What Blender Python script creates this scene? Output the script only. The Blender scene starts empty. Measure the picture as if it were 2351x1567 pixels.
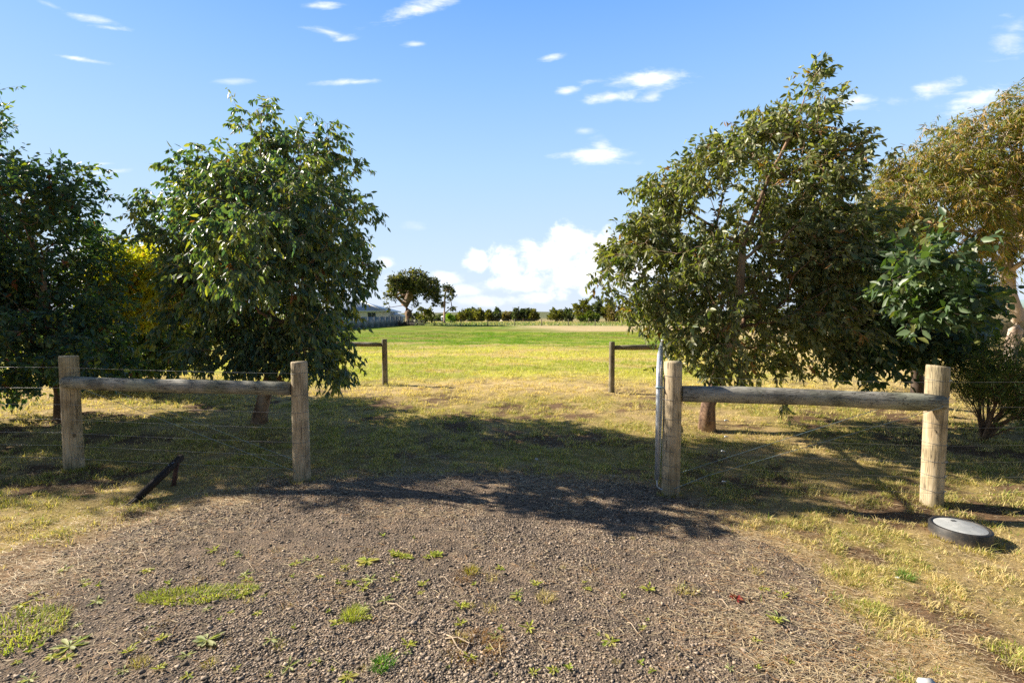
import bpy, math, random
import numpy as np
from mathutils import Vector
R = math.radians
C = bpy.context.scene.collection
sc = bpy.context.scene

# ------------------------------------------------------------------ camera
F, CX, CY, HZ, H = 1110.0, 1175.5, 783.5, 724.0, 1.6      # focal length and horizon in photo pixels, eye height
TH = math.atan((CY - HZ) / F)
cam_d = bpy.data.cameras.new('camera'); cam = bpy.data.objects.new('camera', cam_d); C.objects.link(cam)
cam.location = (0, 0, H); cam.rotation_euler = (math.pi/2 - TH, 0, 0)
cam_d.sensor_width = 36.0; cam_d.lens = 36.0 * F / 2351.0
cam_d.clip_start = 0.05; cam_d.clip_end = 9000
sc.camera = cam

def ray(px, py):
    a, b = (px - CX) / F, (CY - py) / F
    c, s = math.cos(TH), math.sin(TH)
    return np.array([a, c + b*s, -s + b*c])
def G(px, py, z=0.0):                 # ground point seen at a photo pixel
    d = ray(px, py); t = (z - H) / d[2]
    return np.array([d[0]*t, d[1]*t, z])
def A(px, py, Y):                     # point at distance Y seen at a photo pixel
    d = ray(px, py); t = Y / d[1]
    return np.array([d[0]*t, Y, H + d[2]*t])

# ------------------------------------------------------------------ sun, sky, exposure
SUN_AZ, SUN_EL = R(161), R(31)        # measured from +X towards +Y
sdir = Vector((math.cos(SUN_EL)*math.cos(SUN_AZ), math.cos(SUN_EL)*math.sin(SUN_AZ), math.sin(SUN_EL)))
sl = bpy.data.lights.new('sun', 'SUN'); sl.energy = 5.0; sl.angle = R(0.53); sl.color = (1.0, 0.90, 0.74)
so = bpy.data.objects.new('sun', sl); C.objects.link(so); so.rotation_euler = sdir.to_track_quat('Z', 'Y').to_euler()
sc.view_settings.view_transform = 'Standard'; sc.view_settings.look = 'None'
sc.view_settings.gamma = 1.0; sc.view_settings.use_curve_mapping = False
sc.view_settings.exposure = 1.13
sc.cycles.max_bounces = 6; sc.cycles.transparent_max_bounces = 8
sc.cycles.use_denoising = False

world = bpy.data.worlds.new('World'); sc.world = world; world.use_nodes = True
wt = world.node_tree; wt.nodes.clear()
def N(t, typ, **kw):
    n = t.nodes.new(typ)
    for k, v in kw.items(): setattr(n, k, v)
    return n
def lk(t, a, b): t.links.new(a, b)
def mth(t, op, a, b=None, c=None, clamp=False):
    n = t.nodes.new('ShaderNodeMath'); n.operation = op; n.use_clamp = clamp
    for i, v in enumerate((a, b, c)):
        if v is None: continue
        if isinstance(v, (int, float)): n.inputs[i].default_value = v
        else: t.links.new(v, n.inputs[i])
    return n.outputs[0]
def mixc(t, f, a, b, mode='MIX'):
    n = t.nodes.new('ShaderNodeMix'); n.data_type = 'RGBA'; n.blend_type = mode
    for s, v in ((n.inputs[0], f), (n.inputs[6], a), (n.inputs[7], b)):
        if isinstance(v, (int, float)): s.default_value = v
        elif isinstance(v, tuple): s.default_value = (*v, 1)
        else: t.links.new(v, s)
    return n.outputs[2]
def sstep(t, x, lo, hi):
    n = t.nodes.new('ShaderNodeMapRange'); n.interpolation_type = 'SMOOTHSTEP'
    n.inputs[1].default_value = lo; n.inputs[2].default_value = hi; t.links.new(x, n.inputs[0])
    return n.outputs[0]

def build_world():
    t = wt
    out = N(t, 'ShaderNodeOutputWorld'); bg = N(t, 'ShaderNodeBackground'); lk(t, bg.outputs[0], out.inputs[0])
    sky = N(t, 'ShaderNodeTexSky', sky_type='NISHITA'); sky.sun_disc = False
    sky.sun_elevation = SUN_EL; sky.sun_rotation = math.pi/2 - SUN_AZ
    sky.air_density = 1.0; sky.dust_density = 0.6; sky.ozone_density = 1.3
    bg.inputs[1].default_value = 0.15
    tc = N(t, 'ShaderNodeTexCoord')
    sp = N(t, 'ShaderNodeSeparateXYZ'); lk(t, tc.outputs['Generated'], sp.inputs[0])
    yy = mth(t, 'MAXIMUM', sp.outputs[1], 0.05)
    u = mth(t, 'DIVIDE', sp.outputs[0], yy); v = mth(t, 'DIVIDE', sp.outputs[2], yy)
    uv = N(t, 'ShaderNodeCombineXYZ'); lk(t, u, uv.inputs[0]); lk(t, v, uv.inputs[1])
    def noise(scale, detail, rough, sx=1, sy=1, dist=0.0, rot=0.0):
        mp = N(t, 'ShaderNodeMapping'); mp.inputs['Scale'].default_value = (sx, sy, 1); mp.inputs['Rotation'].default_value = (0, 0, rot)
        lk(t, uv.outputs[0], mp.inputs[0])
        n = N(t, 'ShaderNodeTexNoise'); n.inputs['Scale'].default_value = scale; n.inputs['Detail'].default_value = detail
        n.inputs['Roughness'].default_value = rough; n.inputs['Distortion'].default_value = dist
        lk(t, mp.outputs[0], n.inputs[0]); return n.outputs[0]
    wisp = mth(t, 'SUBTRACT', noise(9, 7, 0.62, 1, 3.2, 0.3, R(8)), 0.5)
    puff = mth(t, 'SUBTRACT', noise(15, 9, 0.60, 1, 1.25, .25), 0.5)
    tex = noise(34, 6, .6, 1, 1.6)
    def blob(px, py, rx, ry, ang, kind, thin=1.0):
        d = ray(px, py); cu, cv = d[0]/d[1], d[2]/d[1]
        mp = N(t, 'ShaderNodeMapping'); mp.vector_type = 'TEXTURE'
        mp.inputs['Location'].default_value = (cu, cv, 0); mp.inputs['Rotation'].default_value = (0, 0, R(ang))
        mp.inputs['Scale'].default_value = (rx/F, ry/F, 1)
        lk(t, uv.outputs[0], mp.inputs[0])
        ln = N(t, 'ShaderNodeVectorMath', operation='LENGTH'); lk(t, mp.outputs[0], ln.inputs[0])
        e = mth(t, 'SUBTRACT', 1.0, ln.outputs['Value'])
        if kind == 'w':
            e = mth(t, 'ADD', e, mth(t, 'MULTIPLY', wisp, 3.0)); r = sstep(t, e, 0.0, 1.3)
        else:
            e = mth(t, 'ADD', e, mth(t, 'MULTIPLY', puff, 2.5)); r = sstep(t, e, -0.05, 0.62)
        return mth(t, 'MULTIPLY', r, thin)
    W = [(940,28,125,20,14,.95),(735,14,50,11,-2,.9),(755,75,62,14,-12,.85),(950,101,34,8,3,.7),(820,188,85,9,3,.85),
         (190,38,90,11,-14,.6),(255,65,60,8,-6,.7),(180,135,95,6,-9,.75),(1260,133,42,10,10,.75),(240,396,62,7,6,.55),
         (235,376,28,4,2,.45),(1495,182,135,26,3,1.0),(1400,222,85,14,6,.95),(1300,211,34,11,8,.8),(1495,222,40,16,12,.95),
         (1375,358,100,30,-2,1.0),(1340,300,30,10,0,.35),(1380,335,30,25,0,.7),(1960,232,75,24,4,.85),(2065,232,60,14,0,.5),
         (2160,200,65,22,8,.8),(2250,225,90,34,12,.95),(2310,90,60,45,40,.6),(2320,70,50,25,30,.4),(115,12,40,8,-20,.4),
         (540,186,60,8,0,.35),(1150,655,160,16,3,.45),(950,520,40,14,0,.3)]
    P = [(1095,604,38,30,0,1),(1155,605,48,48,0,1),(1225,575,30,26,0,1),(1250,600,80,60,0,1),(1330,560,70,58,5,1),(1380,590,95,88,0,1),
         (1460,600,90,70,0,1),(1290,640,160,34,4,.9),(1180,648,80,26,0,.8),(890,605,24,18,0,.5),(905,640,36,18,0,.4),
         (1030,640,46,18,0,.5),(1060,664,60,16,0,.45),(1230,684,46,18,0,.6),(1290,672,30,20,0,.7),(1345,672,24,16,0,.6),(1130,690,90,14,0,.4),
         (1560,600,80,50,0,.9),(300,620,160,60,0,.7),(560,600,200,70,0,.8)]
    den = None
    for k, L in (('w', W), ('p', P)):
        for b in L:
            x = blob(*b[:5], k, b[5]); den = x if den is None else mth(t, 'MAXIMUM', den, x)
    hs = N(t, 'ShaderNodeHueSaturation'); hs.inputs['Saturation'].default_value = SKY_SAT; hs.inputs['Value'].default_value = SKY_VAL
    lk(t, sky.outputs[0], hs.inputs['Color'])
    ga = mixc(t, 1.0, hs.outputs[0], SKY_TINT, 'MULTIPLY')
    # thin bright air low over the fields; stops above the view darkened to lessen fill
    cr = N(t, 'ShaderNodeValToRGB'); el = cr.color_ramp.elements
    ST = [(0, (2.65, 2.95, 3.4)), (.11, (2.25, 2.85, 3.45)), (.28, (1.62, 2.5, 3.5)), (.42, (1.08, 2.02, 3.5)), (.53, (.70, 1.60, 3.5)), (.66, (.3, .7, 1.6)), (1, (.10, .28, .8))]
    el[0].position = 0; el[0].color = (*[c/3.5 for c in ST[0][1]], 1); el[1].position = 1; el[1].color = (*[c/3.5 for c in ST[-1][1]], 1)
    for p_, c_ in ST[1:-1]:
        e_ = el.new(p_); e_.color = (*[c/3.5 for c in c_], 1)
    lk(t, mth(t, 'MAXIMUM', sp.outputs[2], 0.0), cr.inputs[0])
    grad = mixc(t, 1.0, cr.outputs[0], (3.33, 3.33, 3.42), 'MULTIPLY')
    ga = mixc(t, mth(t, 'MULTIPLY', sstep(t, sp.outputs[1], -0.15, 0.4), .92), mixc(t, 1.0, ga, (.24, .25, .27), 'MULTIPLY'), grad)  # sky behind the camera dimmed by hand to reduce ambient light
    shade = sstep(t, mth(t, 'ADD', puff, mth(t, 'MULTIPLY', mth(t, 'SUBTRACT', tex, .5), .5)), -0.22, 0.06)
    cl = mixc(t, shade, (2.75, 3.05, 3.5), (4.1, 4.1, 4.1))
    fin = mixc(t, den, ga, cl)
    # directions under the horizon
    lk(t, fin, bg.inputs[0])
SKY_SAT, SKY_VAL, SKY_TINT, SKY_LOW, SKY_LOWC = 1.0, 1.0, (1.0, 1.0, 1.0), 0.0, (6.5, 7.5, 8.6)
build_world()

# ------------------------------------------------------------------ numpy noise
def _h(ix, iy, s):
    n = (ix.astype(np.int64)*374761393 + iy.astype(np.int64)*668265263 + s*974711) & 0x7fffffff
    n = ((n ^ (n >> 13))*1274126177) & 0x7fffffff
    return ((n ^ (n >> 16)) & 0xffff)/65535.0
def vn(x, y, s=0):
    ix, iy = np.floor(x), np.floor(y); fx, fy = x-ix, y-iy
    fx = fx*fx*(3-2*fx); fy = fy*fy*(3-2*fy)
    a, b = _h(ix, iy, s), _h(ix+1, iy, s); c, d = _h(ix, iy+1, s), _h(ix+1, iy+1, s)
    return (a*(1-fx)+b*fx)*(1-fy) + (c*(1-fx)+d*fx)*fy
def fbm(x, y, s=0, o=4):
    r = 0; a = 0.5; t = 0
    for i in range(o):
        r = r + a*vn(x*2**i+17*i, y*2**i-9*i, s+i); t += a; a *= 0.5
    return r/t
def ss(x, a, b):
    t = np.clip((x-a)/(b-a), 0, 1); return t*t*(3-2*t)

def gz(x, y):
    x = np.asarray(x, float); y = np.asarray(y, float)
    near = np.exp(-(y/60)**2)
    z = (fbm(x*0.5, y*0.5, 3, 3)-0.5)*0.07*near + (fbm(x*3.4, y*3.4, 5, 4)-0.5)*0.075*np.exp(-(y/22)**2)
    m = (y < 6.5) & (y > -4) & (np.abs(x) < 5)
    if m.any(): z[m] *= 1-.72*ss(sdn(x[m], y[m]), -.35, .25)
    far = ss(y, 125, 260)
    z = z - far*2.6 + ss(y, 1200, 2600)*26*(0.55+0.9*(fbm(x/900.0+3, y*0+0.5, 9, 3)-0.3)) + ss(y, 600, 1400)*3
    return z
def gz1(x, y): return float(gz(np.array([x]), np.array([y]))[0])

# outline of the gravel crossover, on the ground plane
_pp = [(0,1340),(150,1262),(300,1205),(450,1160),(600,1120),(700,1098),(900,1088),(1100,1092),(1300,1102),(1480,1125),
       (1600,1165),(1700,1215),(1800,1290),(1870,1360),(1930,1450),(1975,1560)]
POLY = np.array([(-3.9,-3.0),(-3.7,1.0),(-3.4,2.3)] + [tuple(G(*p)[:2]) for p in _pp] + [(2.0,1.2),(2.4,-3.0)])
def sdf(x, y):                        # positive inside
    d = np.full(x.shape, 1e9); inside = np.zeros(x.shape, bool)
    n = len(POLY)
    for i in range(n):
        ax, ay = POLY[i]; bx, by = POLY[(i+1) % n]
        ex, ey = bx-ax, by-ay
        t = np.clip(((x-ax)*ex+(y-ay)*ey)/(ex*ex+ey*ey), 0, 1)
        d = np.minimum(d, np.hypot(x-ax-t*ex, y-ay-t*ey))
        c = ((ay > y) != (by > y)) & (x < (bx-ax)*(y-ay)/((by-ay) if abs(by-ay) > 1e-9 else 1e-9)+ax)
        inside ^= c
    return np.where(inside, d, -d)
def sdn(x, y): return sdf(x, y) + (fbm(x*1.7, y*1.7, 21, 4)-0.5)*0.55

SOIL = np.array([0.150, 0.098, 0.060]); STRAW = np.array([0.66, 0.53, 0.26]); PALE = np.array([0.74, 0.60, 0.38])
GRN = np.array([0.25, 0.275, 0.040]); YGR = np.array([0.55, 0.56, 0.11]); BRG = np.array([0.150, 0.290, 0.006]); TAN = np.array([0.70, 0.57, 0.35])
DGR = np.array([0.14, 0.22, 0.06])
def mixn(a, b, f): return a*(1-f[..., None]) + b*f[..., None]
def cover(x, y):
    """what grows at a point: colour of the grass there, its density and how dry it is"""
    n1 = fbm(x*0.9, y*0.9, 31, 4); n2 = fbm(x*2.7+5, y*2.7, 37, 4); n3 = fbm(x*0.22, y*0.30, 41, 4)
    g = ss(n1*0.6+n2*0.4, 0.40, 0.60)                        # green patches near the gate
    near = mixn(np.broadcast_to(STRAW*np.array([.95,.97,.95]), x.shape+(3,)), GRN*np.array([1.45,1.28,1.4]), g*0.58)
    c = near
    w = (n3-0.5)*6
    c = mixn(c, STRAW*1.02, ss(y+w*0.6, 8.6, 10.5)*0.85)
    c = mixn(c, YGR, ss(y+w*0.7, 10.2, 14)*(0.65+0.35*ss(n2, .35, .6)))
    gl = ss(y+w*1.6, 23.5, 28)*(0.55+0.45*ss(n1, .3, .55))*(1-0.45*ss(x, 2, 14)*ss(fbm(x*.35, y*.12, 51, 3), .35, .6))
    c = mixn(c, BRG, gl)
    streak = ss(fbm(x*0.12, y*0.45, 55, 4), 0.46, 0.62)*ss(y, 19, 25)
    c = mixn(c, np.array([0.26, 0.23, 0.07]), streak*0.6)
    st2 = ss(fbm(x*0.3, y*0.6, 57, 4), 0.46, 0.62)*ss(y, 9, 13)*(1-ss(y, 24, 30))
    c = mixn(c, np.array([0.30, 0.37, 0.05]), st2*0.6)
    st3 = ss(fbm(x*0.5, y*0.8, 59, 4), 0.54, 0.66)*ss(y, 9, 12)*(1-ss(y, 26, 32))
    c = mixn(c, STRAW*0.95, st3*0.7)
    c = mixn(c, TAN, ss(y+w, 45, 51)*ss(x+w*2+(y-50)*.2, 0, 9)*0.85)
    c = mixn(c, DGR*1.25, ss(y, 73.5, 75.5)*(0.45+0.4*ss(fbm(x*.2, y*.1, 61, 3), .3, .6)))
    c = mixn(c, np.array([0.50, 0.42, 0.20]), ss(y, 106, 112)*0.9)
    c = mixn(c, np.array([0.17, 0.20, 0.10]), ss(y, 300, 900))
    c = mixn(c, TAN*0.95, ss(x+w*.3-(y-14)*0.25, 6.0, 9.0)*ss(y, 10.5, 13)*(1-ss(y, 60, 75))*0.8)
    return c, g
def ground_col(x, y):
    c, g = cover(x, y)
    bare = ss(fbm(x*1.3+9, y*1.3, 71, 4)*0.7+fbm(x*5, y*5, 73, 3)*0.3, 0.50, 0.66)*(1-ss(y, 7, 16))
    c = mixn(c*np.array([0.84, 0.80, 0.8]), SOIL, np.clip(bare*0.85+0.42*(1-ss(y, 6, 14)), 0, 1))
    if y.min() < 9:
        s = sdn(x, y); c = mixn(c, np.array([0.28, 0.205, 0.135]), ss(s, -0.6, 0.1)*0.8)
    return c

# ------------------------------------------------------------------ mesh helpers
def mesh_np(name, V, Fq=None, Ft=None, col=None, smooth=False):
    V = np.asarray(V, np.float32).reshape(-1, 3)
    me = bpy.data.meshes.new(name); me.vertices.add(len(V)); me.vertices.foreach_set('co', V.ravel())
    parts = []; tot = []
    for f, k in ((Fq, 4), (Ft, 3)):
        if f is not None and len(f): parts.append(np.asarray(f, np.int32).reshape(-1, k).ravel()); tot.append(np.full(len(f), k, np.int32))
    li = np.concatenate(parts); lt = np.concatenate(tot)
    me.loops.add(len(li)); me.loops.foreach_set('vertex_index', li)
    me.polygons.add(len(lt)); me.polygons.foreach_set('loop_start', np.concatenate(([0], np.cumsum(lt)[:-1])).astype(np.int32))
    me.polygons.foreach_set('loop_total', lt)
    if smooth: me.polygons.foreach_set('use_smooth', np.ones(len(lt), bool))
    if col is not None:
        ca = me.color_attributes.new('col', 'FLOAT_COLOR', 'POINT')
        cc = np.ones((len(V), 4), np.float32); cc[:, :3] = col; ca.data.foreach_set('color', cc.ravel())
    me.update(); me.validate(verbose=False)
    return me
class MB:
    """collects boxes, tubes and faces for one mesh"""
    def __init__(s): s.v = []; s.q = []; s.t = []; s.n = 0
    def add(s, V, q=(), t=()):
        V = np.asarray(V, float).reshape(-1, 3); s.v.append(V)
        for f in q: s.q.append([i+s.n for i in f])
        for f in t: s.t.append([i+s.n for i in f])
        s.n += len(V)
    def box(s, a, b):
        (x0, y0, z0), (x1, y1, z1) = a, b
        s.add([(x0,y0,z0),(x1,y0,z0),(x1,y1,z0),(x0,y1,z0),(x0,y0,z1),(x1,y0,z1),(x1,y1,z1),(x0,y1,z1)],
              [(0,3,2,1),(4,5,6,7),(0,1,5,4),(1,2,6,5),(2,3,7,6),(3,0,4,7)])
    def beam(s, p, q, w, h, up=(0,0,1)):
        p, q = np.array(p, float), np.array(q, float); d = q-p; d /= np.linalg.norm(d)
        sd = np.cross(d, up); sd /= np.linalg.norm(sd); u = np.cross(sd, d)
        V = [e + sd*w/2*i + u*h/2*j for e in (p, q) for i, j in ((-1,-1),(1,-1),(1,1),(-1,1))]
        s.add(V, [(0,1,2,3),(7,6,5,4),(0,4,5,1),(1,5,6,2),(2,6,7,3),(3,7,4,0)])
    def tube(s, pts, r, sides=8, cap=True, closed=False):
        pts = np.array(pts, float); n = len(pts); r = np.broadcast_to(r, (n,))
        rings = []; up0 = None
        for i in range(n):
            if closed: d = pts[(i+1) % n]-pts[i-1]
            else: d = pts[min(i+1, n-1)]-pts[max(i-1, 0)]
            d /= np.linalg.norm(d)+1e-12
            if up0 is None: up0 = np.array([0, 0, 1.]) if abs(d[2]) < .9 else np.array([1., 0, 0])
            a = np.cross(d, up0); a /= np.linalg.norm(a)+1e-12; b = np.cross(d, a); up0 = -b if False else up0
            th = np.arange(sides)*2*np.pi/sides
            rings.append(pts[i]+r[i]*(np.cos(th)[:, None]*a+np.sin(th)[:, None]*b))
        V = np.vstack(rings); q = []
        for i in range(n if closed else n-1):
            j = (i+1) % n
            for k in range(sides):
                l = (k+1) % sides
                q.append((i*sides+k, j*sides+k, j*sides+l, i*sides+l))
        t = []
        if cap and not closed:
            V = np.vstack([V, pts[0], pts[-1]]); c0, c1 = len(V)-2, len(V)-1
            for k in range(sides):
                l = (k+1) % sides; t.append((c0, k, l)); t.append((c1, (n-1)*sides+l, (n-1)*sides+k))
        s.add(V, q, t)
    def mesh(s, name, smooth=False, off=(0, 0, 0)):
        return mesh_np(name, np.vstack(s.v)-np.array(off), s.q, s.t, smooth=smooth)
def link(name, me, mat, parent=None):
    o = bpy.data.objects.new(name, me); C.objects.link(o)
    if mat: me.materials.append(mat)
    if parent: o.parent = parent
    return o
def props(o, label=None, cat=None, group=None, kind=None):
    for k, v in (('label', label), ('category', cat), ('group', group), ('kind', kind)):
        if v: o[k] = v
    return o
def thing(name, label, cat, loc, group=None):
    o = bpy.data.objects.new(name, None); C.objects.link(o); o.location = tuple(loc); o.empty_display_size = .2
    return props(o, label, cat, group)
def part(name, mb, mat, parent, smooth=False, label=None):
    o = link(name, mb.mesh(name, smooth, tuple(parent_loc(parent))), mat, parent)
    if label: o['label'] = label
    return o
def parent_loc(p):
    v = Vector((0, 0, 0))
    while p: v += p.location; p = p.parent
    return v

# ------------------------------------------------------------------ materials
def newmat(name):
    m = bpy.data.materials.new(name); m.use_nodes = True; t = m.node_tree; t.nodes.clear()
    o = N(t, 'ShaderNodeOutputMaterial'); b = N(t, 'ShaderNodeBsdfPrincipled'); lk(t, b.outputs[0], o.inputs[0])
    return m, t, o, b
def tnoise(t, vec, scale, detail=4, rough=.55, dist=0, s=(1,1,1)):
    if s != (1,1,1):
        mp = N(t, 'ShaderNodeMapping'); mp.inputs['Scale'].default_value = s; lk(t, vec, mp.inputs[0]); vec = mp.outputs[0]
    n = N(t, 'ShaderNodeTexNoise'); n.inputs['Scale'].default_value = scale; n.inputs['Detail'].default_value = detail
    n.inputs['Roughness'].default_value = rough; n.inputs['Distortion'].default_value = dist; lk(t, vec, n.inputs[0]); return n.outputs[0]
def bump(t, b, h, strength, dist):
    n = N(t, 'ShaderNodeBump'); n.inputs['Strength'].default_value = strength; n.inputs['Distance'].default_value = dist
    lk(t, h, n.inputs['Height']); lk(t, n.outputs[0], b.inputs['Normal']); return n
def simple(name, c, rough=.6, metal=0.0, nscale=20, namt=.25, bmp=0.15, bd=.002):
    m, t, o, b = newmat(name); tc = N(t, 'ShaderNodeTexCoord').outputs['Object']
    n = tnoise(t, tc, nscale, 5)
    col = mixc(t, sstep(t, n, .35, .65), tuple(x*(1-namt) for x in c), tuple(min(1, x*(1+namt)) for x in c))
    lk(t, col, b.inputs['Base Color']); b.inputs['Roughness'].default_value = rough; b.inputs['Metallic'].default_value = metal
    if bmp: bump(t, b, tnoise(t, tc, nscale*4, 4), bmp, bd)
    return m
def wood(name, c1, c2, axis=2, green=0.0, crack=1.0):
    m, t, o, b = newmat(name); tc = N(t, 'ShaderNodeTexCoord').outputs['Object']
    s = [9, 9, 9]; s[axis] = 0.7
    g = tnoise(t, tc, 5, 6, .6, 1.2, tuple(s)); big = tnoise(t, tc, 5, 3, .5, 0)
    s2 = [14, 14, 14]; s2[axis] = .5
    cr = tnoise(t, tc, 3.3, 3, .6, .8, tuple(s2))
    col = mixc(t, sstep(t, g, .32, .68), c1, c2)
    col = mixc(t, sstep(t, big, .40, .72), col, tuple(x*.62 for x in c1))
    if green: col = mixc(t, mth(t, 'MULTIPLY', sstep(t, tnoise(t, tc, 2.1, 3), .42, .62), green), col, (.23, .27, .15))
    band = mth(t, 'ABSOLUTE', mth(t, 'SUBTRACT', cr, .5)); ck = sstep(t, band, .028, .002)
    ck = mth(t, 'MULTIPLY', ck, mth(t, 'MULTIPLY', sstep(t, big, .36, .48), crack))
    col = mixc(t, ck, col, (.03, .022, .016))
    vo = N(t, 'ShaderNodeTexVoronoi'); vo.inputs['Scale'].default_value = 3.1; vo.inputs['Randomness'].default_value = 1
    mp = N(t, 'ShaderNodeMapping'); k = [1.6]*3; k[axis] = 1.0; mp.inputs['Scale'].default_value = k; lk(t, tc, mp.inputs[0]); lk(t, mp.outputs[0], vo.inputs[0])
    col = mixc(t, sstep(t, vo.outputs['Distance'], .10, .05), col, tuple(x*.35 for x in c1))
    lk(t, col, b.inputs['Base Color']); b.inputs['Roughness'].default_value = .78
    hh = mth(t, 'SUBTRACT', g, mth(t, 'MULTIPLY', ck, 1.5)); bump(t, b, hh, .5, .006)
    return m
def leafmat(name, rough=.42, trans=.34, spec=.5, tcol=(1.6, 1.75, .35)):
    m, t, o, b = newmat(name); at = N(t, 'ShaderNodeAttribute'); at.attribute_name = 'col'
    lk(t, at.outputs['Color'], b.inputs['Base Color']); b.inputs['Roughness'].default_value = rough
    b.inputs['Specular IOR Level'].default_value = spec
    tr = N(t, 'ShaderNodeBsdfTranslucent'); lk(t, mixc(t, 1.0, at.outputs['Color'], tcol, 'MULTIPLY'), tr.inputs[0])
    mx = N(t, 'ShaderNodeMixShader'); mx.inputs[0].default_value = trans
    lk(t, b.outputs[0], mx.inputs[1]); lk(t, tr.outputs[0], mx.inputs[2]); lk(t, mx.outputs[0], o.inputs[0])
    return m
def barkmat(name, c1, c2, c3, sc_=1.0):
    m, t, o, b = newmat(name); tc = N(t, 'ShaderNodeTexCoord').outputs['Object']
    n1 = tnoise(t, tc, 6*sc_, 6, .65, .6, (1, 1, .35)); n2 = tnoise(t, tc, 2.2*sc_, 4, .6, .5, (1, 1, .5))
    col = mixc(t, sstep(t, n1, .38, .62), c1, c2); col = mixc(t, sstep(t, n2, .48, .62), col, c3)
    lk(t, col, b.inputs['Base Color']); b.inputs['Roughness'].default_value = .85; bump(t, b, n1, .7, .01); return m

def groundmat():
    m, t, o, b = newmat('field_soil_and_grass'); at = N(t, 'ShaderNodeAttribute'); at.attribute_name = 'col'
    tc = N(t, 'ShaderNodeTexCoord').outputs['Object']
    n1 = tnoise(t, tc, 26, 6, .7); n2 = tnoise(t, tc, 3.0, 6, .65, .4, (1, 1.6, 1)); n3 = tnoise(t, tc, .55, 5, .6, .3, (.5, 1.7, 1))
    v = mth(t, 'ADD', mth(t, 'MULTIPLY', sstep(t, n1, .25, .75), .55), mth(t, 'MULTIPLY', sstep(t, n2, .3, .7), .45))
    v = mth(t, 'ADD', mth(t, 'MULTIPLY', v, .75), mth(t, 'MULTIPLY', sstep(t, n3, .3, .7), .25))
    dark = mixc(t, 1.0, at.outputs['Color'], (.58, .56, .50), 'MULTIPLY'); lite = mixc(t, 1.0, at.outputs['Color'], (1.28, 1.24, 1.18), 'MULTIPLY')
    lk(t, mixc(t, v, dark, lite), b.inputs['Base Color'])
    b.inputs['Roughness'].default_value = 1.0; b.inputs['Specular IOR Level'].default_value = .1
    hsum = mth(t, 'ADD', mth(t, 'MULTIPLY', n2, 1.0), mth(t, 'MULTIPLY', n1, .25)); bump(t, b, hsum, .8, .05)
    return m
def gravelmat():
    m, t, o, b = newmat('crushed_rock_and_soil'); tc = N(t, 'ShaderNodeTexCoord').outputs['Object']
    vo = N(t, 'ShaderNodeTexVoronoi'); vo.inputs['Scale'].default_value = 85; lk(t, tc, vo.inputs[0])
    vo2 = N(t, 'ShaderNodeTexVoronoi'); vo2.inputs['Scale'].default_value = 190; lk(t, tc, vo2.inputs[0])
    big = tnoise(t, tc, 1.6, 5, .6); mid = tnoise(t, tc, 9, 5, .6)
    sp = N(t, 'ShaderNodeSeparateColor'); lk(t, vo.outputs['Color'], sp.inputs[0])
    stone = mixc(t, sp.outputs[0], (.036, .031, .028), (.165, .135, .112))
    soil = mixc(t, sstep(t, mid, .35, .65), (.13, .095, .066), (.30, .215, .145))
    f = mth(t, 'ADD', sstep(t, big, .38, .66), mth(t, 'MULTIPLY', sstep(t, vo.outputs['Distance'], .25, .6), .75), clamp=True)
    lk(t, mixc(t, mth(t, 'MULTIPLY', f, .7), stone, soil), b.inputs['Base Color']); b.inputs['Roughness'].default_value = .95
    b.inputs['Specular IOR Level'].default_value = .2
    h = mth(t, 'ADD', mth(t, 'SUBTRACT', 1.0, vo.outputs['Distance']), mth(t, 'MULTIPLY', mth(t, 'SUBTRACT', 1.0, vo2.outputs['Distance']), .4))
    bump(t, b, h, .9, .008); return m

M = {}
M['ground'] = groundmat(); M['gravel'] = gravelmat()
M['stone'] = leafmat('loose_stones', .85, 0.0, .25)
M['grass'] = leafmat('grass_blades', .6, .38, .25, (1.25, 1.3, .6))
M['straw'] = leafmat('dry_straw', .6, .2, .25, (1.1, 1.0, .7))
M['leaf'] = leafmat('gum_leaves'); M['leaf_far'] = leafmat('distant_leaves', .6, .25, .2)
M['post'] = wood('weathered_pine_post', (.46, .35, .21), (.66, .54, .37), 2, .25, .7)
M['rail'] = wood('grey_pine_rail', (.26, .25, .215), (.42, .40, .345), 0, .35)
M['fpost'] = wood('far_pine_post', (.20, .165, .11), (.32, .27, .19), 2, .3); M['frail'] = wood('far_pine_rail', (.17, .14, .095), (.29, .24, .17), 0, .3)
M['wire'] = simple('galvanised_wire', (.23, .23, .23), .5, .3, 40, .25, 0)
M['wire_lit'] = simple('painted_sunlit_wire', (.45, .45, .45), .45, .1, 40, .2, 0)  # paler copy of the wire colour, sunlight on the left wires painted in
M['bluewire'] = simple('galvanised_brace_wire', (.28, .40, .46), .4, .6, 40, .2, 0)
M['steel'] = simple('galvanised_pipe', (.62, .66, .72), .38, .55, 25, .12, .05)
M['darkwood'] = wood('charred_dark_timber', (.022, .013, .010), (.05, .03, .022), 1, 0)
M['bark_brown'] = barkmat('brown_bark', (.10, .062, .040), (.24, .15, .095), (.33, .23, .16))
M['bark_red'] = barkmat('reddish_bark', (.11, .065, .042), (.34, .21, .135), (.48, .36, .26))
M['bark_dark'] = barkmat('dark_bark', (.045, .032, .026), (.12, .085, .062), (.17, .13, .10))
M['bark_pale'] = barkmat('pale_smooth_bark', (.50, .40, .32), (.66, .55, .45), (.34, .25, .19), .5)
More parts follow.
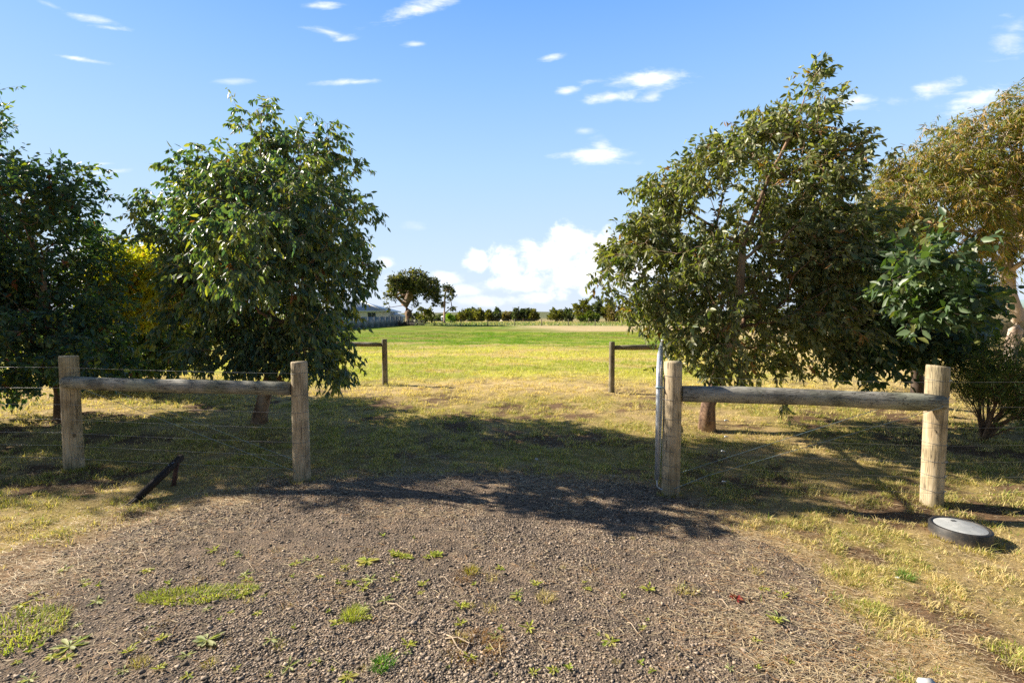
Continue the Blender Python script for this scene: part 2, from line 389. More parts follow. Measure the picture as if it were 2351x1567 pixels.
def plasticmat():
    m, t, o, b = newmat('dusty_black_plastic'); tc = N(t, 'ShaderNodeTexCoord').outputs['Object']
    sp = N(t, 'ShaderNodeSeparateXYZ'); lk(t, tc, sp.inputs[0]); n = tnoise(t, tc, 28, 5, .7); n2 = tnoise(t, tc, 90, 3, .7)
    low = mth(t, 'ADD', sstep(t, sp.outputs[2], .05, -.01), mth(t, 'MULTIPLY', mth(t, 'SUBTRACT', n, .5), 1.6), clamp=True)
    col = mixc(t, mth(t, 'MULTIPLY', low, .75), (.022, .021, .021), (.16, .12, .08)); col = mixc(t, mth(t, 'MULTIPLY', sstep(t, n2, .62, .70), .6), col, (.22, .19, .16))
    lk(t, col, b.inputs['Base Color']); b.inputs['Roughness'].default_value = .55; bump(t, b, n2, .2, .002); return m
M['plastic'] = plasticmat()
M['concrete'] = simple('pale_concrete', (.56, .56, .55), .85, 0, 30, .14, .4, .002)

# ------------------------------------------------------------------ ground
def build_ground():
    def axis(lo, hi, fine_lo, fine_hi, step, grow=1.09):
        a = list(np.arange(fine_lo, fine_hi+1e-6, step)); d = step; x = fine_hi
        while x < hi: d *= grow; x += d; a.append(x)
        d = step; x = fine_lo
        while x > lo: d *= grow; x -= d; a.insert(0, x)
        return np.array(a)
    xs = axis(-5000, 5000, -7, 7, .07); ys = axis(-60, 6500, 1.4, 10.5, .07, 1.045)
    X, Y = np.meshgrid(xs, ys); x, y = X.ravel(), Y.ravel()
    V = np.stack([x, y, gz(x, y)], 1); nx = len(xs); ny = len(ys)
    i = (np.arange(ny-1)[:, None]*nx+np.arange(nx-1)).ravel()
    q = np.stack([i, i+1, i+1+nx, i+nx], 1)
    o = link('ground', mesh_np('ground', V, q, col=ground_col(x, y), smooth=True), M['ground']); props(o, kind='structure')
    # gravel crossover sheet
    st = .03; xs = np.arange(-4.3, 3.2, st); ys = np.arange(-2.8, 5.6, st)
    X, Y = np.meshgrid(xs, ys); x, y = X.ravel(), Y.ravel(); s = sdn(x, y)
    keep_v = s > -.02; nx = len(xs)
    i = (np.arange(len(ys)-1)[:, None]*nx+np.arange(nx-1)).ravel()
    q = np.stack([i, i+1, i+1+nx, i+nx], 1); q = q[keep_v[q].all(1)]
    used = np.unique(q); remap = -np.ones(len(x), int); remap[used] = np.arange(len(used))
    z = gz(x, y)+.008*ss(s, -.02, .1)+.001+(fbm(x*9, y*9, 81, 3)-.5)*.014*ss(s, 0, .3)+.01*ss(s, 0, .5)
    V = np.stack([x, y, z], 1)[used]
    o = link('driveway', mesh_np('driveway', V, remap[q], smooth=True), M['gravel']); props(o, kind='structure')
build_ground()
def top_z(x, y):
    s = sdn(x, y)
    return gz(x, y)+np.where(s > 0, .008+.01*ss(s, 0, .5)+(fbm(x*9, y*9, 81, 3)-.5)*.014*ss(s, 0, .3), 0)

rng = np.random.default_rng(7)
def scatter(n, r0, r1, a0=-64, a1=64):
    r = np.exp(rng.uniform(math.log(r0), math.log(r1), n)); a = np.radians(rng.uniform(a0, a1, n))
    return r*np.sin(a), r*np.cos(a), r

def blades(x, y, z, L, W, lean, az, col, bend=.5):
    n = len(x); d = np.stack([np.cos(az), np.sin(az), np.zeros(n)], 1); sd = np.stack([-np.sin(az), np.cos(az), np.zeros(n)], 1)
    tw = rng.uniform(-1, 1, n)[:, None]; sd = sd+d*tw; sd /= np.linalg.norm(sd, axis=1)[:, None]
    up = np.array([0, 0, 1.]); L = L[:, None]; W = W[:, None]; le = lean[:, None]
    p0 = np.stack([x, y, z], 1); p1 = p0+(d*np.sin(le)+up*np.cos(le))*L*.55; l2 = np.minimum(le+bend, 1.75)
    p2 = p1+(d*np.sin(l2)+up*np.cos(l2))*L*.45
    V = np.stack([p0-sd*W/2, p0+sd*W/2, p1-sd*W*.38, p1+sd*W*.38, p2], 1).reshape(-1, 3)
    b = np.arange(n)*5
    return V, np.stack([b, b+1, b+3, b+2], 1), np.stack([b+2, b+3, b+4], 1), np.repeat(col, 5, 0)

def build_grass():
    x0_, y0_, r0_ = scatter(100000, 1.75, 46); k_ = 11; bg_ = np.maximum(1, r0_/4.6)**.9
    ox = rng.normal(0, 1, (len(x0_), k_)); oy = rng.normal(0, 1, (len(x0_), k_)); sg = (.013*bg_*rng.uniform(.6, 1.6, len(x0_)))[:, None]
    x = (x0_[:, None]+ox*sg).ravel(); y = (y0_[:, None]+oy*sg).ravel(); r = np.hypot(x, y); toz = np.arctan2(oy, ox).ravel(); tid = np.repeat(np.arange(len(x0_)), k_)
    tl_ = rng.uniform(.6, 1.3, len(x0_))[tid]; tc_ = rng.random(len(x0_))[tid]; tp_ = rng.random(len(x0_))[tid]
    s = np.full(len(x), -9.); nr = y < 8; s[nr] = sdn(x[nr], y[nr])
    _, g = cover(x, y)
    clump = fbm(x*5.5, y*5.5, 91, 3); tuft = vn(x*14, y*14, 93)
    bare = ss(fbm(x*1.3+9, y*1.3, 71, 4)*0.7+fbm(x*5, y*5, 73, 3)*0.3, 0.50, 0.66)*(1-ss(y, 7, 16))
    p = np.clip(.30+.95*ss(clump, .38, .60)+.2*g-.55*bare, .06, 1)
    p *= 1-ss(s, -.35, .12)*.985
    k = tp_*.8+rng.random(len(x))*.2 < p
    toz, tl_, tc_ = toz[k], tl_[k], tc_[k]
    x, y, r, g, clump, s = x[k], y[k], r[k], g[k], clump[k], s[k]
    c, _ = cover(x, y); n = len(x)
    col = c*(0.72+.35*rng.random(n)+.35*tc_)[:, None]
    dry = rng.random(n)*.5+tc_*.5 < np.where(y < 12, .42, np.where(y < 23, .30, .12)); col[dry] = (STRAW*1.05)*(0.7+.6*rng.random(dry.sum()))[:, None]
    gr = (rng.random(n) < .10*(y < 9)+.12*g*(y < 9)); col[gr] = np.array([.16, .24, .03])*(0.8+.5*rng.random(gr.sum()))[:, None]
    big = np.maximum(1, r/4.6)
    L = tl_*rng.uniform(.016, .040, n)*big**.62*(0.55+1.1*ss(clump, .35, .65))*np.where(g > .5, 1.15, 1); W = rng.uniform(.0020, .0044, n)*big**.95
    L *= 1-.45*ss(y, 14, 30)
    W *= 1-.25*ss(y, 14, 30)
    V, q, t, cc = blades(x, y, top_z(x, y)-.003, L, W, rng.uniform(.25, 1.25, n), toz+rng.normal(0, .6, n), col, .55)
    o = link('grass', mesh_np('grass', V, q, t, cc), M['grass']); props(o, kind='stuff')
    # long pasture grass past the far fence
    n = 26000; y = rng.uniform(76, 118, n); x = rng.uniform(-75, 95, n)
    c = np.where(rng.random(n)[:, None] < .45+.3*(y[:, None] > 100), np.array([[.50, .45, .22]]), np.array([[.17, .26, .07]]))*(.7+.6*rng.random(n))[:, None]
    V, q, t, cc = blades(x, y, gz(x, y), rng.uniform(.15, .42, n), rng.uniform(.05, .16, n), rng.uniform(.0, .5, n), rng.uniform(0, 6.28, n), c, .4)
    o = link('long_grass', mesh_np('long_grass', V, q, t, cc), M['grass']); props(o, kind='stuff')
def build_straw():
    x, y, r = scatter(300000, 1.75, 9.5)
    s = sdn(x, y); cl = fbm(x*2.1, y*2.1, 101, 4)
    p = np.exp(-((s-.02)/.5)**2)*(.35+.9*ss(cl, .4, .65))*np.where(x < -.5, 1.4, .55)+.30*(s < -.2)*(r < 7.5)+.025+.10*(s > 0)*ss(cl, .52, .68)
    p += .35*(y > 3.7)*(y < 5.2)*(s > -.4)*ss(cl, .42, .62)
    k = rng.random(len(x)) < p*.75; x, y, r = x[k], y[k], r[k]; n = len(x)
    L = rng.uniform(.02, .09, n)*np.where(s[k] < -.25, .7, 1); a = rng.normal(-.25, .75, n)+np.where(rng.random(n) < .5, 0, math.pi)
    W = rng.uniform(.0011, .0024, n)*np.maximum(1, r/4)
    d = np.stack([np.cos(a), np.sin(a), np.zeros(n)], 1); sd = np.stack([-np.sin(a), np.cos(a), np.zeros(n)], 1); up = np.array([0, 0, 1.])
    z = top_z(x, y)+rng.uniform(.002, .010, n); p0 = np.stack([x, y, z], 1); W2 = W[:, None]
    lift = rng.uniform(-.1, .22, n)[:, None]; cur = rng.normal(0, .18, n)[:, None]
    p1 = p0+(d+up*lift)*L[:, None]*.5; p2 = p1+(d+sd*cur-up*lift*.9)*L[:, None]*.5
    V = np.stack([p0-sd*W2/2, p0+sd*W2/2, p1-sd*W2/2+up*W2*.6, p1+sd*W2/2, p2-sd*W2*.3, p2+sd*W2*.3+up*W2*.4], 1).reshape(-1, 3)
    b = np.arange(n)*6; q = np.concatenate([np.stack([b, b+1, b+3, b+2], 1), np.stack([b+2, b+3, b+5, b+4], 1)])
    col = PALE*(.55+.6*rng.random(n))[:, None]; br = rng.random(n) < .25; col[br] *= np.array([.7, .5, .36])
    o = link('dry_straw', mesh_np('dry_straw', V, q, None, np.repeat(col, 6, 0)), M['straw']); props(o, kind='stuff')
def build_stones():
    x, y, r = scatter(320000, 1.7, 6.2, -62, 50)
    s = sdn(x, y); big = fbm(x*1.2, y*1.2, 111, 4)
    k = rng.random(len(x)) < ss(s, -.25, .18)*(.30+.7*ss(big, .36, .60))*.8; x, y, r = x[k], y[k], r[k]; n = len(x)
    base = np.array([(1,0,0),(-1,0,0),(0,1,0),(0,-1,0),(0,0,1),(0,0,-1)], float)
    tri = np.array([(0,2,4),(2,1,4),(1,3,4),(3,0,4),(2,0,5),(1,2,5),(3,1,5),(0,3,5)])
    size = (.0026+.0056*rng.random(n)**1.7)*(1+.7*(rng.random(n) < .06))*np.maximum(1, r/3.6)**.7
    P = base[None]+rng.normal(0, .34, (n, 6, 3)); P[:, :, 2] *= .55
    a = rng.uniform(0, 6.283, n); ca, sa = np.cos(a)[:, None], np.sin(a)[:, None]
    X = (P[..., 0]*ca-P[..., 1]*sa)*size[:, None]*1.15+x[:, None]; Y = (P[..., 0]*sa+P[..., 1]*ca)*size[:, None]+y[:, None]
    Z = P[..., 2]*size[:, None]+(top_z(x, y)+size*.28)[:, None]
    V = np.stack([X, Y, Z], 2).reshape(-1, 3); b = (np.arange(n)*6)[:, None, None]
    T = (tri[None]+b).reshape(-1, 3)
    c = np.array([.205, .165, .130])*(.30+1.7*rng.random(n)**1.3)[:, None]; w = rng.random(n) < .20; c[w] = np.array([.40, .31, .23])*(.7+.6*rng.random(w.sum()))[:, None]
    o = link('gravel', mesh_np('gravel', V, None, T, np.repeat(c, 6, 0)), M['stone']); props(o, kind='stuff')
build_grass(); build_straw(); build_stones()

# ------------------------------------------------------------------ trees
def segtubes(P0, P1, r0, r1, sides):
    n = len(P0); d = P1-P0; d /= np.linalg.norm(d, axis=1)[:, None]+1e-9
    ref = np.where(np.abs(d[:, 2:3]) < .9, np.array([[0, 0, 1.]]), np.array([[1., 0, 0]]))
    a = np.cross(d, ref); a /= np.linalg.norm(a, axis=1)[:, None]+1e-9; b = np.cross(d, a)
    th = np.arange(sides)*2*np.pi/sides; cs, sn = np.cos(th), np.sin(th)
    ring = a[:, None]*cs[None, :, None]+b[:, None]*sn[None, :, None]
    V = np.concatenate([P0[:, None]+ring*r0[:, None, None], P1[:, None]+ring*r1[:, None, None]], 1).reshape(-1, 3)
    base = (np.arange(n)*2*sides)[:, None]; k = np.arange(sides); l = (k+1) % sides
    q = np.stack([base+k, base+l, base+sides+l, base+sides+k], 2).reshape(-1, 4)
    return V, q
def unit(v): return v/(np.linalg.norm(v, axis=-1, keepdims=True)+1e-9)

def leaves_geo(rg, P, D, Lf, Wf, fold, col):
    n = len(P); D = unit(D); rnd = unit(rg.normal(0, 1, (n, 3))); S = unit(np.cross(D, rnd)); Nn = np.cross(S, D)
    L = Lf[:, None]; W = Wf[:, None]; cu = rg.uniform(-.18, .18, n)[:, None]
    f = fold
    v0 = P; v3 = P+D*L+Nn*L*cu
    r1 = P+D*L*.33+S*W*.5+Nn*W*f; r2 = P+D*L*.70+S*W*.34+Nn*(W*f*.7+L*cu*.5)
    l1 = P+D*L*.33-S*W*.5+Nn*W*f; l2 = P+D*L*.70-S*W*.34+Nn*(W*f*.7+L*cu*.5)
    V = np.stack([v0, r1, r2, v3, l2, l1], 1).reshape(-1, 3); b = np.arange(n)*6
    q = np.concatenate([np.stack([b, b+1, b+2, b+3], 1), np.stack([b, b+3, b+4, b+5], 1)])
    return V, q, np.repeat(col, 6, 0)

def tree(name, label, cat, trunk, lobes, npts, R0, leaf, wleaf, palette, bark, ntw=2, twl=.28, lpt=9, droop=.6, wind=(0, 0, 0),
         seed=1, group=None, leafm='leaf', bf=.25, sides=9, twigs=True, outer=.35, dens=None, step=.22, clumps=13):
    """trunk: list of world points; lobes: list of (centre, radii, weight)"""
    rg = np.random.default_rng(seed); trunk = np.array(trunk, float)
    base = trunk[0].copy()
    # attraction points inside the lobes, a little denser towards the outside
    wts = np.array([l[2]*(l[1][0]*l[1][1]*l[1][2])**.85 for l in lobes]); wts /= wts.sum()
    ids = rg.choice(len(lobes), npts, p=wts)
    dirs = unit(rg.normal(0, 1, (npts, 3))); rad = rg.random(npts)**(outer)
    cen = np.array([l[0] for l in lobes])[ids]; rr = np.array([l[1] for l in lobes])[ids]
    pts = cen+dirs*rad[:, None]*rr
    if clumps:
        nc = max(8, int(npts/clumps)); ci = rg.integers(0, npts, nc); own = rg.integers(0, nc, npts); keep = rg.random(npts) < .45
        near_ = pts[ci][own]+rg.normal(0, .30, (npts, 3))*np.minimum(rr[ci][own], .75)*.62
        pts = np.where(keep[:, None], pts, near_)
    pts = pts[pts[:, 2] > base[2]+.25]; npts = len(pts)
    # trunk nodes
    tn = [trunk[0]]; 
    for a, b in zip(trunk[:-1], trunk[1:]):
        k = max(1, int(np.linalg.norm(b-a)/step)); tn += [a+(b-a)*(i+1)/k for i in range(k)]
    cap = npts*12+len(tn)+10
    NP = np.zeros((cap, 3)); PAR = -np.ones(cap, int); PL = np.zeros(cap); m = len(tn)
    NP[:m] = tn; PAR[1:m] = np.arange(m-1); PL[1:m] = np.cumsum(np.linalg.norm(np.diff(NP[:m], axis=0), axis=1))
    ntrunk = m; lowcut = int(m*.22)
    d0 = np.min(np.linalg.norm(pts[:, None]-NP[None, lowcut:m], axis=2), 1); order = np.argsort(d0); tips = []
    for i in order:
        p = pts[i]; d = np.linalg.norm(NP[lowcut:m]-p, axis=1); c = d+bf*PL[lowcut:m]; j = lowcut+int(np.argmin(c)); dd = d[j-lowcut]
        k = max(1, int(dd/step)); a = NP[j].copy(); par = j
        k = min(k, 10)
        for s_ in range(1, k+1):
            f = s_/k; q = a+(p-a)*f
            if s_ < k: q = q+rg.normal(0, .02, 3)*dd+np.array([0, 0, .10*dd*math.sin(f*math.pi)])
            NP[m] = q; PAR[m] = par; PL[m] = PL[par]+np.linalg.norm(q-NP[par]); par = m; m += 1
        tips.append(par)
    NP, PAR = NP[:m], PAR[:m]; cnt = np.zeros(m); cnt[tips] += 1
    for i in range(m-1, 0, -1):
        cnt[PAR[i]] += cnt[i]
    tot = max(cnt[0], 1); rmin = R0*.03 if twigs else R0*.05
    rad = np.maximum(rmin, R0*(np.maximum(cnt, .4)/tot)**.52)
    th = thing(name, label, cat, base, group)
    e = np.arange(1, m); e = e[cnt[e] > 0]; thick = rad[e] > R0*.22
    Vs, Qs, off = [], [], 0
    # main trunk: one smooth flared tube
    tl = [i for i in range(ntrunk) if cnt[i] > 0 or i < 2]
    mb = MB(); rr_ = rad[tl].copy(); zt = NP[tl]
    fl = np.exp(-np.arange(len(tl))*step/.16); rr_ = rr_*(1+.45*fl)
    zt0 = zt.copy(); zt0[0, 2] -= .08
    if len(tl) > 1:
        ang_s = sides+3; mb.tube(zt0, rr_, ang_s)
        V = np.vstack(mb.v); nz = 1+.16*(vn(V[:, 2]*9, np.arctan2(V[:, 1]-base[1], V[:, 0]-base[0])*2.2, seed)-.5)
        cen_ = np.array([zt0[np.argmin(np.abs(zt0[:, 2]-z))] for z in V[:, 2]]); V[:, :2] = cen_[:, :2]+(V[:, :2]-cen_[:, :2])*nz[:, None]
        Vs.append(V); Qs.append(np.array(mb.q)); TT = np.array(mb.t); off = len(V)
    else: TT = np.zeros((0, 3), int)
    for sel, sd in ((e[(e >= ntrunk) & thick], 7), (e[(e >= ntrunk) & ~thick], 4)):
        if len(sel):
            r0 = np.minimum(rad[PAR[sel]], rad[sel]*1.35)
            V, q = segtubes(NP[PAR[sel]], NP[sel], r0, rad[sel], sd); Vs.append(V); Qs.append(q+off); off += len(V)
    # twigs and leaves
    tp = np.array(tips); pd = unit(NP[tp]-NP[PAR[tp]]); T = len(tp)*ntw
    P0 = np.repeat(NP[tp], ntw, 0); pd = np.repeat(pd, ntw, 0)
    ctr = np.average(cen, axis=0) if False else np.repeat(cen[[0]], T, 0)*0+pts.mean(0)
    outd = unit(P0-ctr); 
    d = unit(pd*.55+outd*.45+unit(rg.normal(0, 1, (T, 3)))*.85+np.array(wind)); Lt = rg.uniform(.55, 1.25, T)[:, None]*twl
    K = 4; pos = [P0]; dd = d
    for k in range(K):
        pos.append(pos[-1]+dd*Lt/K); dd = unit(dd+np.array([0, 0, -droop/K])*1.4+np.array(wind)*.35)
    pos = np.stack(pos, 1)
    if twigs:
        a = pos[:, :-1].reshape(-1, 3); b = pos[:, 1:].reshape(-1, 3)
        r0 = np.tile(np.linspace(1, .45, K)*R0*.028, T); V, q = segtubes(a, b, r0, r0*.75, 3); Vs.append(V); Qs.append(q+off); off += len(V)
    me = mesh_np('trunk', np.vstack(Vs)-base, np.vstack(Qs), TT, smooth=True)
    link('trunk', me, M[bark], th)
    n = T*lpt; tt = rg.uniform(.08, 1, (T, lpt)); ti = np.minimum((tt*K).astype(int), K-1); fr = (tt*K-ti)[..., None]
    ar = np.arange(T)[:, None]; P = pos[ar, ti]*(1-fr)+pos[ar, ti+1]*fr; dt = unit(pos[ar, ti+1]-pos[ar, ti])
    P = P.reshape(-1, 3); dt = dt.reshape(-1, 3)
    D = unit(dt*.5+unit(rg.normal(0, 1, (n, 3)))*.75+np.array([0, 0, -droop])+np.array(wind)*1.3)
    P = P+unit(D+rg.normal(0, .5, (n, 3)))*leaf*.12
    sz = rg.uniform(.6, 1.15, n)
    pal = np.array([p[:3] for p in palette]); pw = np.array([p[3] for p in palette], float); pw /= pw.sum()
    tw_pal = rg.choice(len(pal), T, p=pw); pi = np.repeat(tw_pal, lpt); sw = rg.random(n) < .45; pi[sw] = rg.choice(len(pal), sw.sum(), p=pw)
    col = pal[pi]*(.72+.56*rg.random(n))[:, None]
    V, q, cc = leaves_geo(rg, P, D, leaf*sz, wleaf*sz*rg.uniform(.75, 1.15, n), .16, col)
    link('crown', mesh_np('crown', V-base, q, None, cc), M[leafm], th)
    return th

_lk = 0; JIT = 1.2
def L_(px, py, rx, ry, Y, w=1.0, dy=None):      # a crown lobe from its outline and distance
    c = A(px, py, Y); rx, ry = rx*Y/F, ry*Y/F
    global _lk
    _lk += 1; c = c.copy(); sc_ = 1+JIT*(((_lk*0.618) % 1)-.5)/Y; c = np.array([0, 0, H])+(c-np.array([0, 0, H]))*sc_
    return (c, (rx*.95, (dy if dy else (rx+ry)*.62), ry*.95), w)
def gp(px, py): p = G(px, py); p[2] = gz1(p[0], p[1]); return p

GREEN = [(.115, .175, .105, 5), (.18, .23, .12, 4), (.29, .29, .08, 2.6), (.075, .145, .125, 5), (.34, .32, .08, .7), (.30, .12, .04, .12)]
BLUEG = [(.055, .115, .090, 6), (.085, .15, .085, 4), (.17, .22, .06, 1.6), (.28, .31, .05, .9), (.28, .09, .04, .15)]
PALEG = [(.18, .20, .085, 5), (.29, .30, .16, 4.5), (.085, .12, .05, 4), (.24, .23, .08, 1.4), (.32, .17, .07, .4)]

def near_trees():
    global JIT
    # tall tree behind the left rail
    Y = 7.1; b = gp(592, 972)
    lob = [L_(600,310,60,75,Y,1.1), L_(735,380,80,75,Y), L_(650,390,110,80,Y), L_(530,450,115,80,Y), L_(680,500,170,105,Y), L_(415,500,80,80,Y,.9),
           L_(755,590,85,130,Y,1.3), L_(600,600,190,110,Y), L_(485,700,85,85,Y), L_(750,740,58,115,Y,1.5), L_(650,730,130,85,Y,1.1),
           L_(560,800,90,45,Y,1.8), L_(470,790,50,40,Y,1.3), L_(640,825,95,38,Y-.3,2.0), L_(750,820,80,45,Y,1.8), L_(640,760,60,40,6.3,1.5), L_(480,600,95,75,Y), L_(640,560,120,110,6.2,.8), L_(560,440,90,80,6.3,.7), L_(700,440,80,70,6.2,.7), L_(455,500,72,70,5.8,1.1), L_(510,410,60,60,5.8,.9), L_(560,600,100,100,5.8,1.1), L_(500,640,60,70,5.7,.9)]
    tree('eucalyptus_tree', 'tall leafy eucalyptus with leaning reddish trunk behind the left gatepost rail', 'tree',
         [b, A(610,900,Y), A(632,830,Y), A(628,740,Y), A(600,620,Y), A(590,480,Y), A(598,360,Y), A(600,260,Y)], lob, 2250, .085, .098, .040,
         GREEN, 'bark_red', 2, .28, 13, .85, (.0, 0, 0), 11)
    # far left dark tree
    Y = 7.4; b = gp(142, 962)
    lob = [L_(15,360,50,60,Y,.6), L_(70,450,110,75,Y), L_(60,560,160,95,Y), L_(140,550,60,75,Y,.8), L_(100,670,190,110,Y), L_(190,750,80,90,Y), L_(60,780,180,85,Y),
           L_(-90,500,110,130,Y), L_(-120,680,150,130,Y), L_(190,820,110,50,Y,1.3), L_(40,860,120,45,Y,1.0), L_(-160,420,110,110,Y,.6), L_(-60,380,80,70,Y,.8), L_(-190,270,120,110,Y,.5), L_(-260,400,110,120,Y,.4)]
    tree('eucalyptus_tree', 'dark dense eucalyptus at the left edge behind the leftmost post', 'tree',
         [b, A(140,900,Y), A(118,800,Y), A(100,650,Y), A(60,500,Y), A(30,380,Y)], lob, 2500, .075, .085, .043, BLUEG, 'bark_brown', 2, .30, 12, .35, (.04, 0, 0), 12)
    # another tree of the row, just out of the frame on the left: its shade falls on the grass
    lob = [(np.array([-10.9, 7.0, 3.2]), (1.3, 1.2, 1.3), 1), (np.array([-10.6, 7.1, 1.9]), (1.5, 1.3, .9), 1), (np.array([-11.0, 7.1, 4.3]), (.8, .8, .8), 1)]
    tree('eucalyptus_tree', 'dark eucalyptus of the row standing just outside the left edge', 'tree', [np.array([-11, 7.3, 0.]), np.array([-10.9, 7.2, 1.5]), np.array([-10.9, 7.1, 3.2]), np.array([-11, 7.1, 4.4])],
         lob, 330, .075, .12, .06, BLUEG, 'bark_brown', 2, .30, 9, .35, (.08, 0, 0), 19)
    # low tree between
    Y = 10.2; b = gp(312, 868)
    lob = [L_(280,730,85,50,Y), L_(370,780,85,55,Y), L_(260,800,85,50,Y,1.3), L_(330,810,90,45,Y,1.3), L_(420,810,45,35,Y), L_(180,810,70,50,Y)]
    tree('eucalyptus_tree', 'low dark tree with forked trunk behind the left rail', 'tree',
         [b, A(318,850,Y), A(320,800,Y), A(315,720,Y), A(320,650,Y)], lob, 900, .08, .095, .056, BLUEG, 'bark_dark', 2, .32, 12, .5, (0, 0, 0), 13)
    # yellow-green sunny tree further back
    Y = 9.6; b = gp(345, 872)
    lob = [L_(285,608,45,38,Y,1.6), L_(350,630,75,45,Y,1.8), L_(400,690,65,45,Y), L_(330,700,70,40,Y), L_(430,650,45,35,Y)]
    tree('wattle_tree', 'sunlit yellow green tree behind the dark left trees', 'tree', [b, A(340,800,Y), A(345,720,Y), A(335,640,Y)], lob, 800, .055, .105, .055,
         [(.52, .47, .04, 5), (.40, .42, .04, 4), (.55, .38, .05, 1.4)], 'bark_brown', 2, .4, 9, .35, (0, 0, 0), 14)
    # right main tree
    Y = 6.7; b = gp(1622, 985)
    lob = [L_(1862,195,28,38,Y,1.3), L_(1860,232,40,45,Y,.9), L_(1810,280,110,55,Y), L_(1895,315,60,80,Y), L_(1745,345,85,85,Y), L_(1840,420,115,100,Y,1.2), L_(1630,390,65,72,Y,1.5),
           L_(1545,460,78,62,Y,1.7), L_(1455,545,62,52,Y,1.5), L_(1412,620,42,55,Y,1.2), L_(1500,560,80,60,Y,1.3), L_(1560,600,95,90,Y), L_(1745,570,165,120,Y,1.3), L_(1890,570,110,120,Y,1.2),
           L_(1590,730,115,95,Y,1.2), L_(1760,730,170,100,Y,1.2), L_(1905,730,110,90,Y), L_(1490,680,60,60,Y,.8), L_(1700,830,150,45,Y,.8), L_(1550,820,45,35,Y,.5), L_(1830,830,60,40,Y,.6),
           L_(1790,925,70,22,Y,.25)]
    tree('eucalyptus_tree', 'tallest eucalyptus with windswept top behind the open gate', 'tree',
         [b, A(1626,930,Y), A(1640,890,Y), A(1668,800,Y), A(1698,680,Y), A(1705,560,Y), A(1760,420,Y), A(1830,280,Y), A(1858,190,Y)], lob, 2150, .086, .098, .040,
         PALEG, 'bark_red', 2, .27, 12, .6, (.12, 0, .02), 15)
    # right second tree with big pale leaves
    Y = 6.6; b = gp(2108, 940)
    lob = [L_(2120,592,68,28,5.2,1.2), L_(2065,645,60,50,5.2,1.2), L_(2140,680,55,62,5.2,1.3), L_(2030,590,50,36,5.5,1), L_(1980,680,90,90,7.2), L_(2090,770,100,60,7.2,1.2), L_(2180,740,55,75,7.4,1.2),
           L_(2000,640,100,80,7.9), L_(2140,690,75,90,8.0), L_(1980,820,60,45,6.4,.8)]
    tree('eucalyptus_tree', 'broad leaved eucalyptus with big pale leaves beside the right end post', 'tree',
         [b, A(2106,880,8.2), A(2103,790,8.0), A(2090,720,7.8), A(2070,640,7.6), A(2060,560,7.6)], lob, 1150, .085, .115, .060,
         [(.075, .125, .060, 5), (.13, .19, .095, 4), (.05, .09, .045, 3), (.20, .22, .07, 1)], 'bark_dark', 2, .34, 10, .4, (.12, 0, .0), 16)
    # big gum on the right with pale trunk
    Y = 13.5; b = gp(2318, 862)
    lob = [L_(2330,270,90,60,Y), L_(2220,320,95,55,Y), L_(2140,400,110,60,Y), L_(2060,450,80,50,Y,.9), L_(2250,420,120,80,Y), L_(2180,500,150,60,Y,.9), L_(2400,340,120,120,Y),
           L_(2430,520,110,110,Y,.8), L_(2250,590,110,60,Y,.7), L_(2010,455,40,25,Y,.6), L_(2120,560,90,40,Y,.6), L_(2225,650,50,50,12.5,.6), L_(2500,420,130,150,Y), L_(2015,480,65,45,Y,1.3), L_(2090,430,60,40,Y), L_(1990,520,60,60,Y), L_(2060,520,90,50,Y,1.2),
           L_(2450,240,110,60,Y)]
    tree('gum_tree', 'large old gum tree with smooth pale trunk at the right edge', 'tree',
         [b, A(2322,800,Y), A(2338,735,Y), A(2316,670,Y), A(2312,600,Y), A(2316,520,Y), A(2326,430,Y), A(2345,330,Y)], lob, 2500, .16, .17, .032,
         [(.27, .24, .040, 5), (.38, .25, .06, 3.5), (.19, .22, .035, 7), (.46, .30, .12, 2), (.10, .12, .03, 4)], 'bark_pale', 3, .42, 12, .75, (.15, 0, 0), 17)
    # fine leaved shrub, right
    Y = 6.2; b = gp(2256, 1010)
    for_l = [L_(2262,880,70,65,Y), L_(2320,850,60,60,Y), L_(2240,820,50,45,Y,.7), L_(2360,880,70,80,Y), L_(2300,920,60,35,Y,.6)]
    tree('needle_leaf_shrub', 'fine leaved dark shrub with many thin stems right of the end post', 'shrub',
         [b, A(2258,985,Y), A(2262,950,Y)], for_l, 520, .055, .085, .008,
         [(.13, .19, .05, 5), (.23, .26, .06, 3), (.07, .12, .04, 4)], 'bark_brown', 3, .22, 14, -.15, (0, 0, 0), 18, bf=.9)
near_trees()

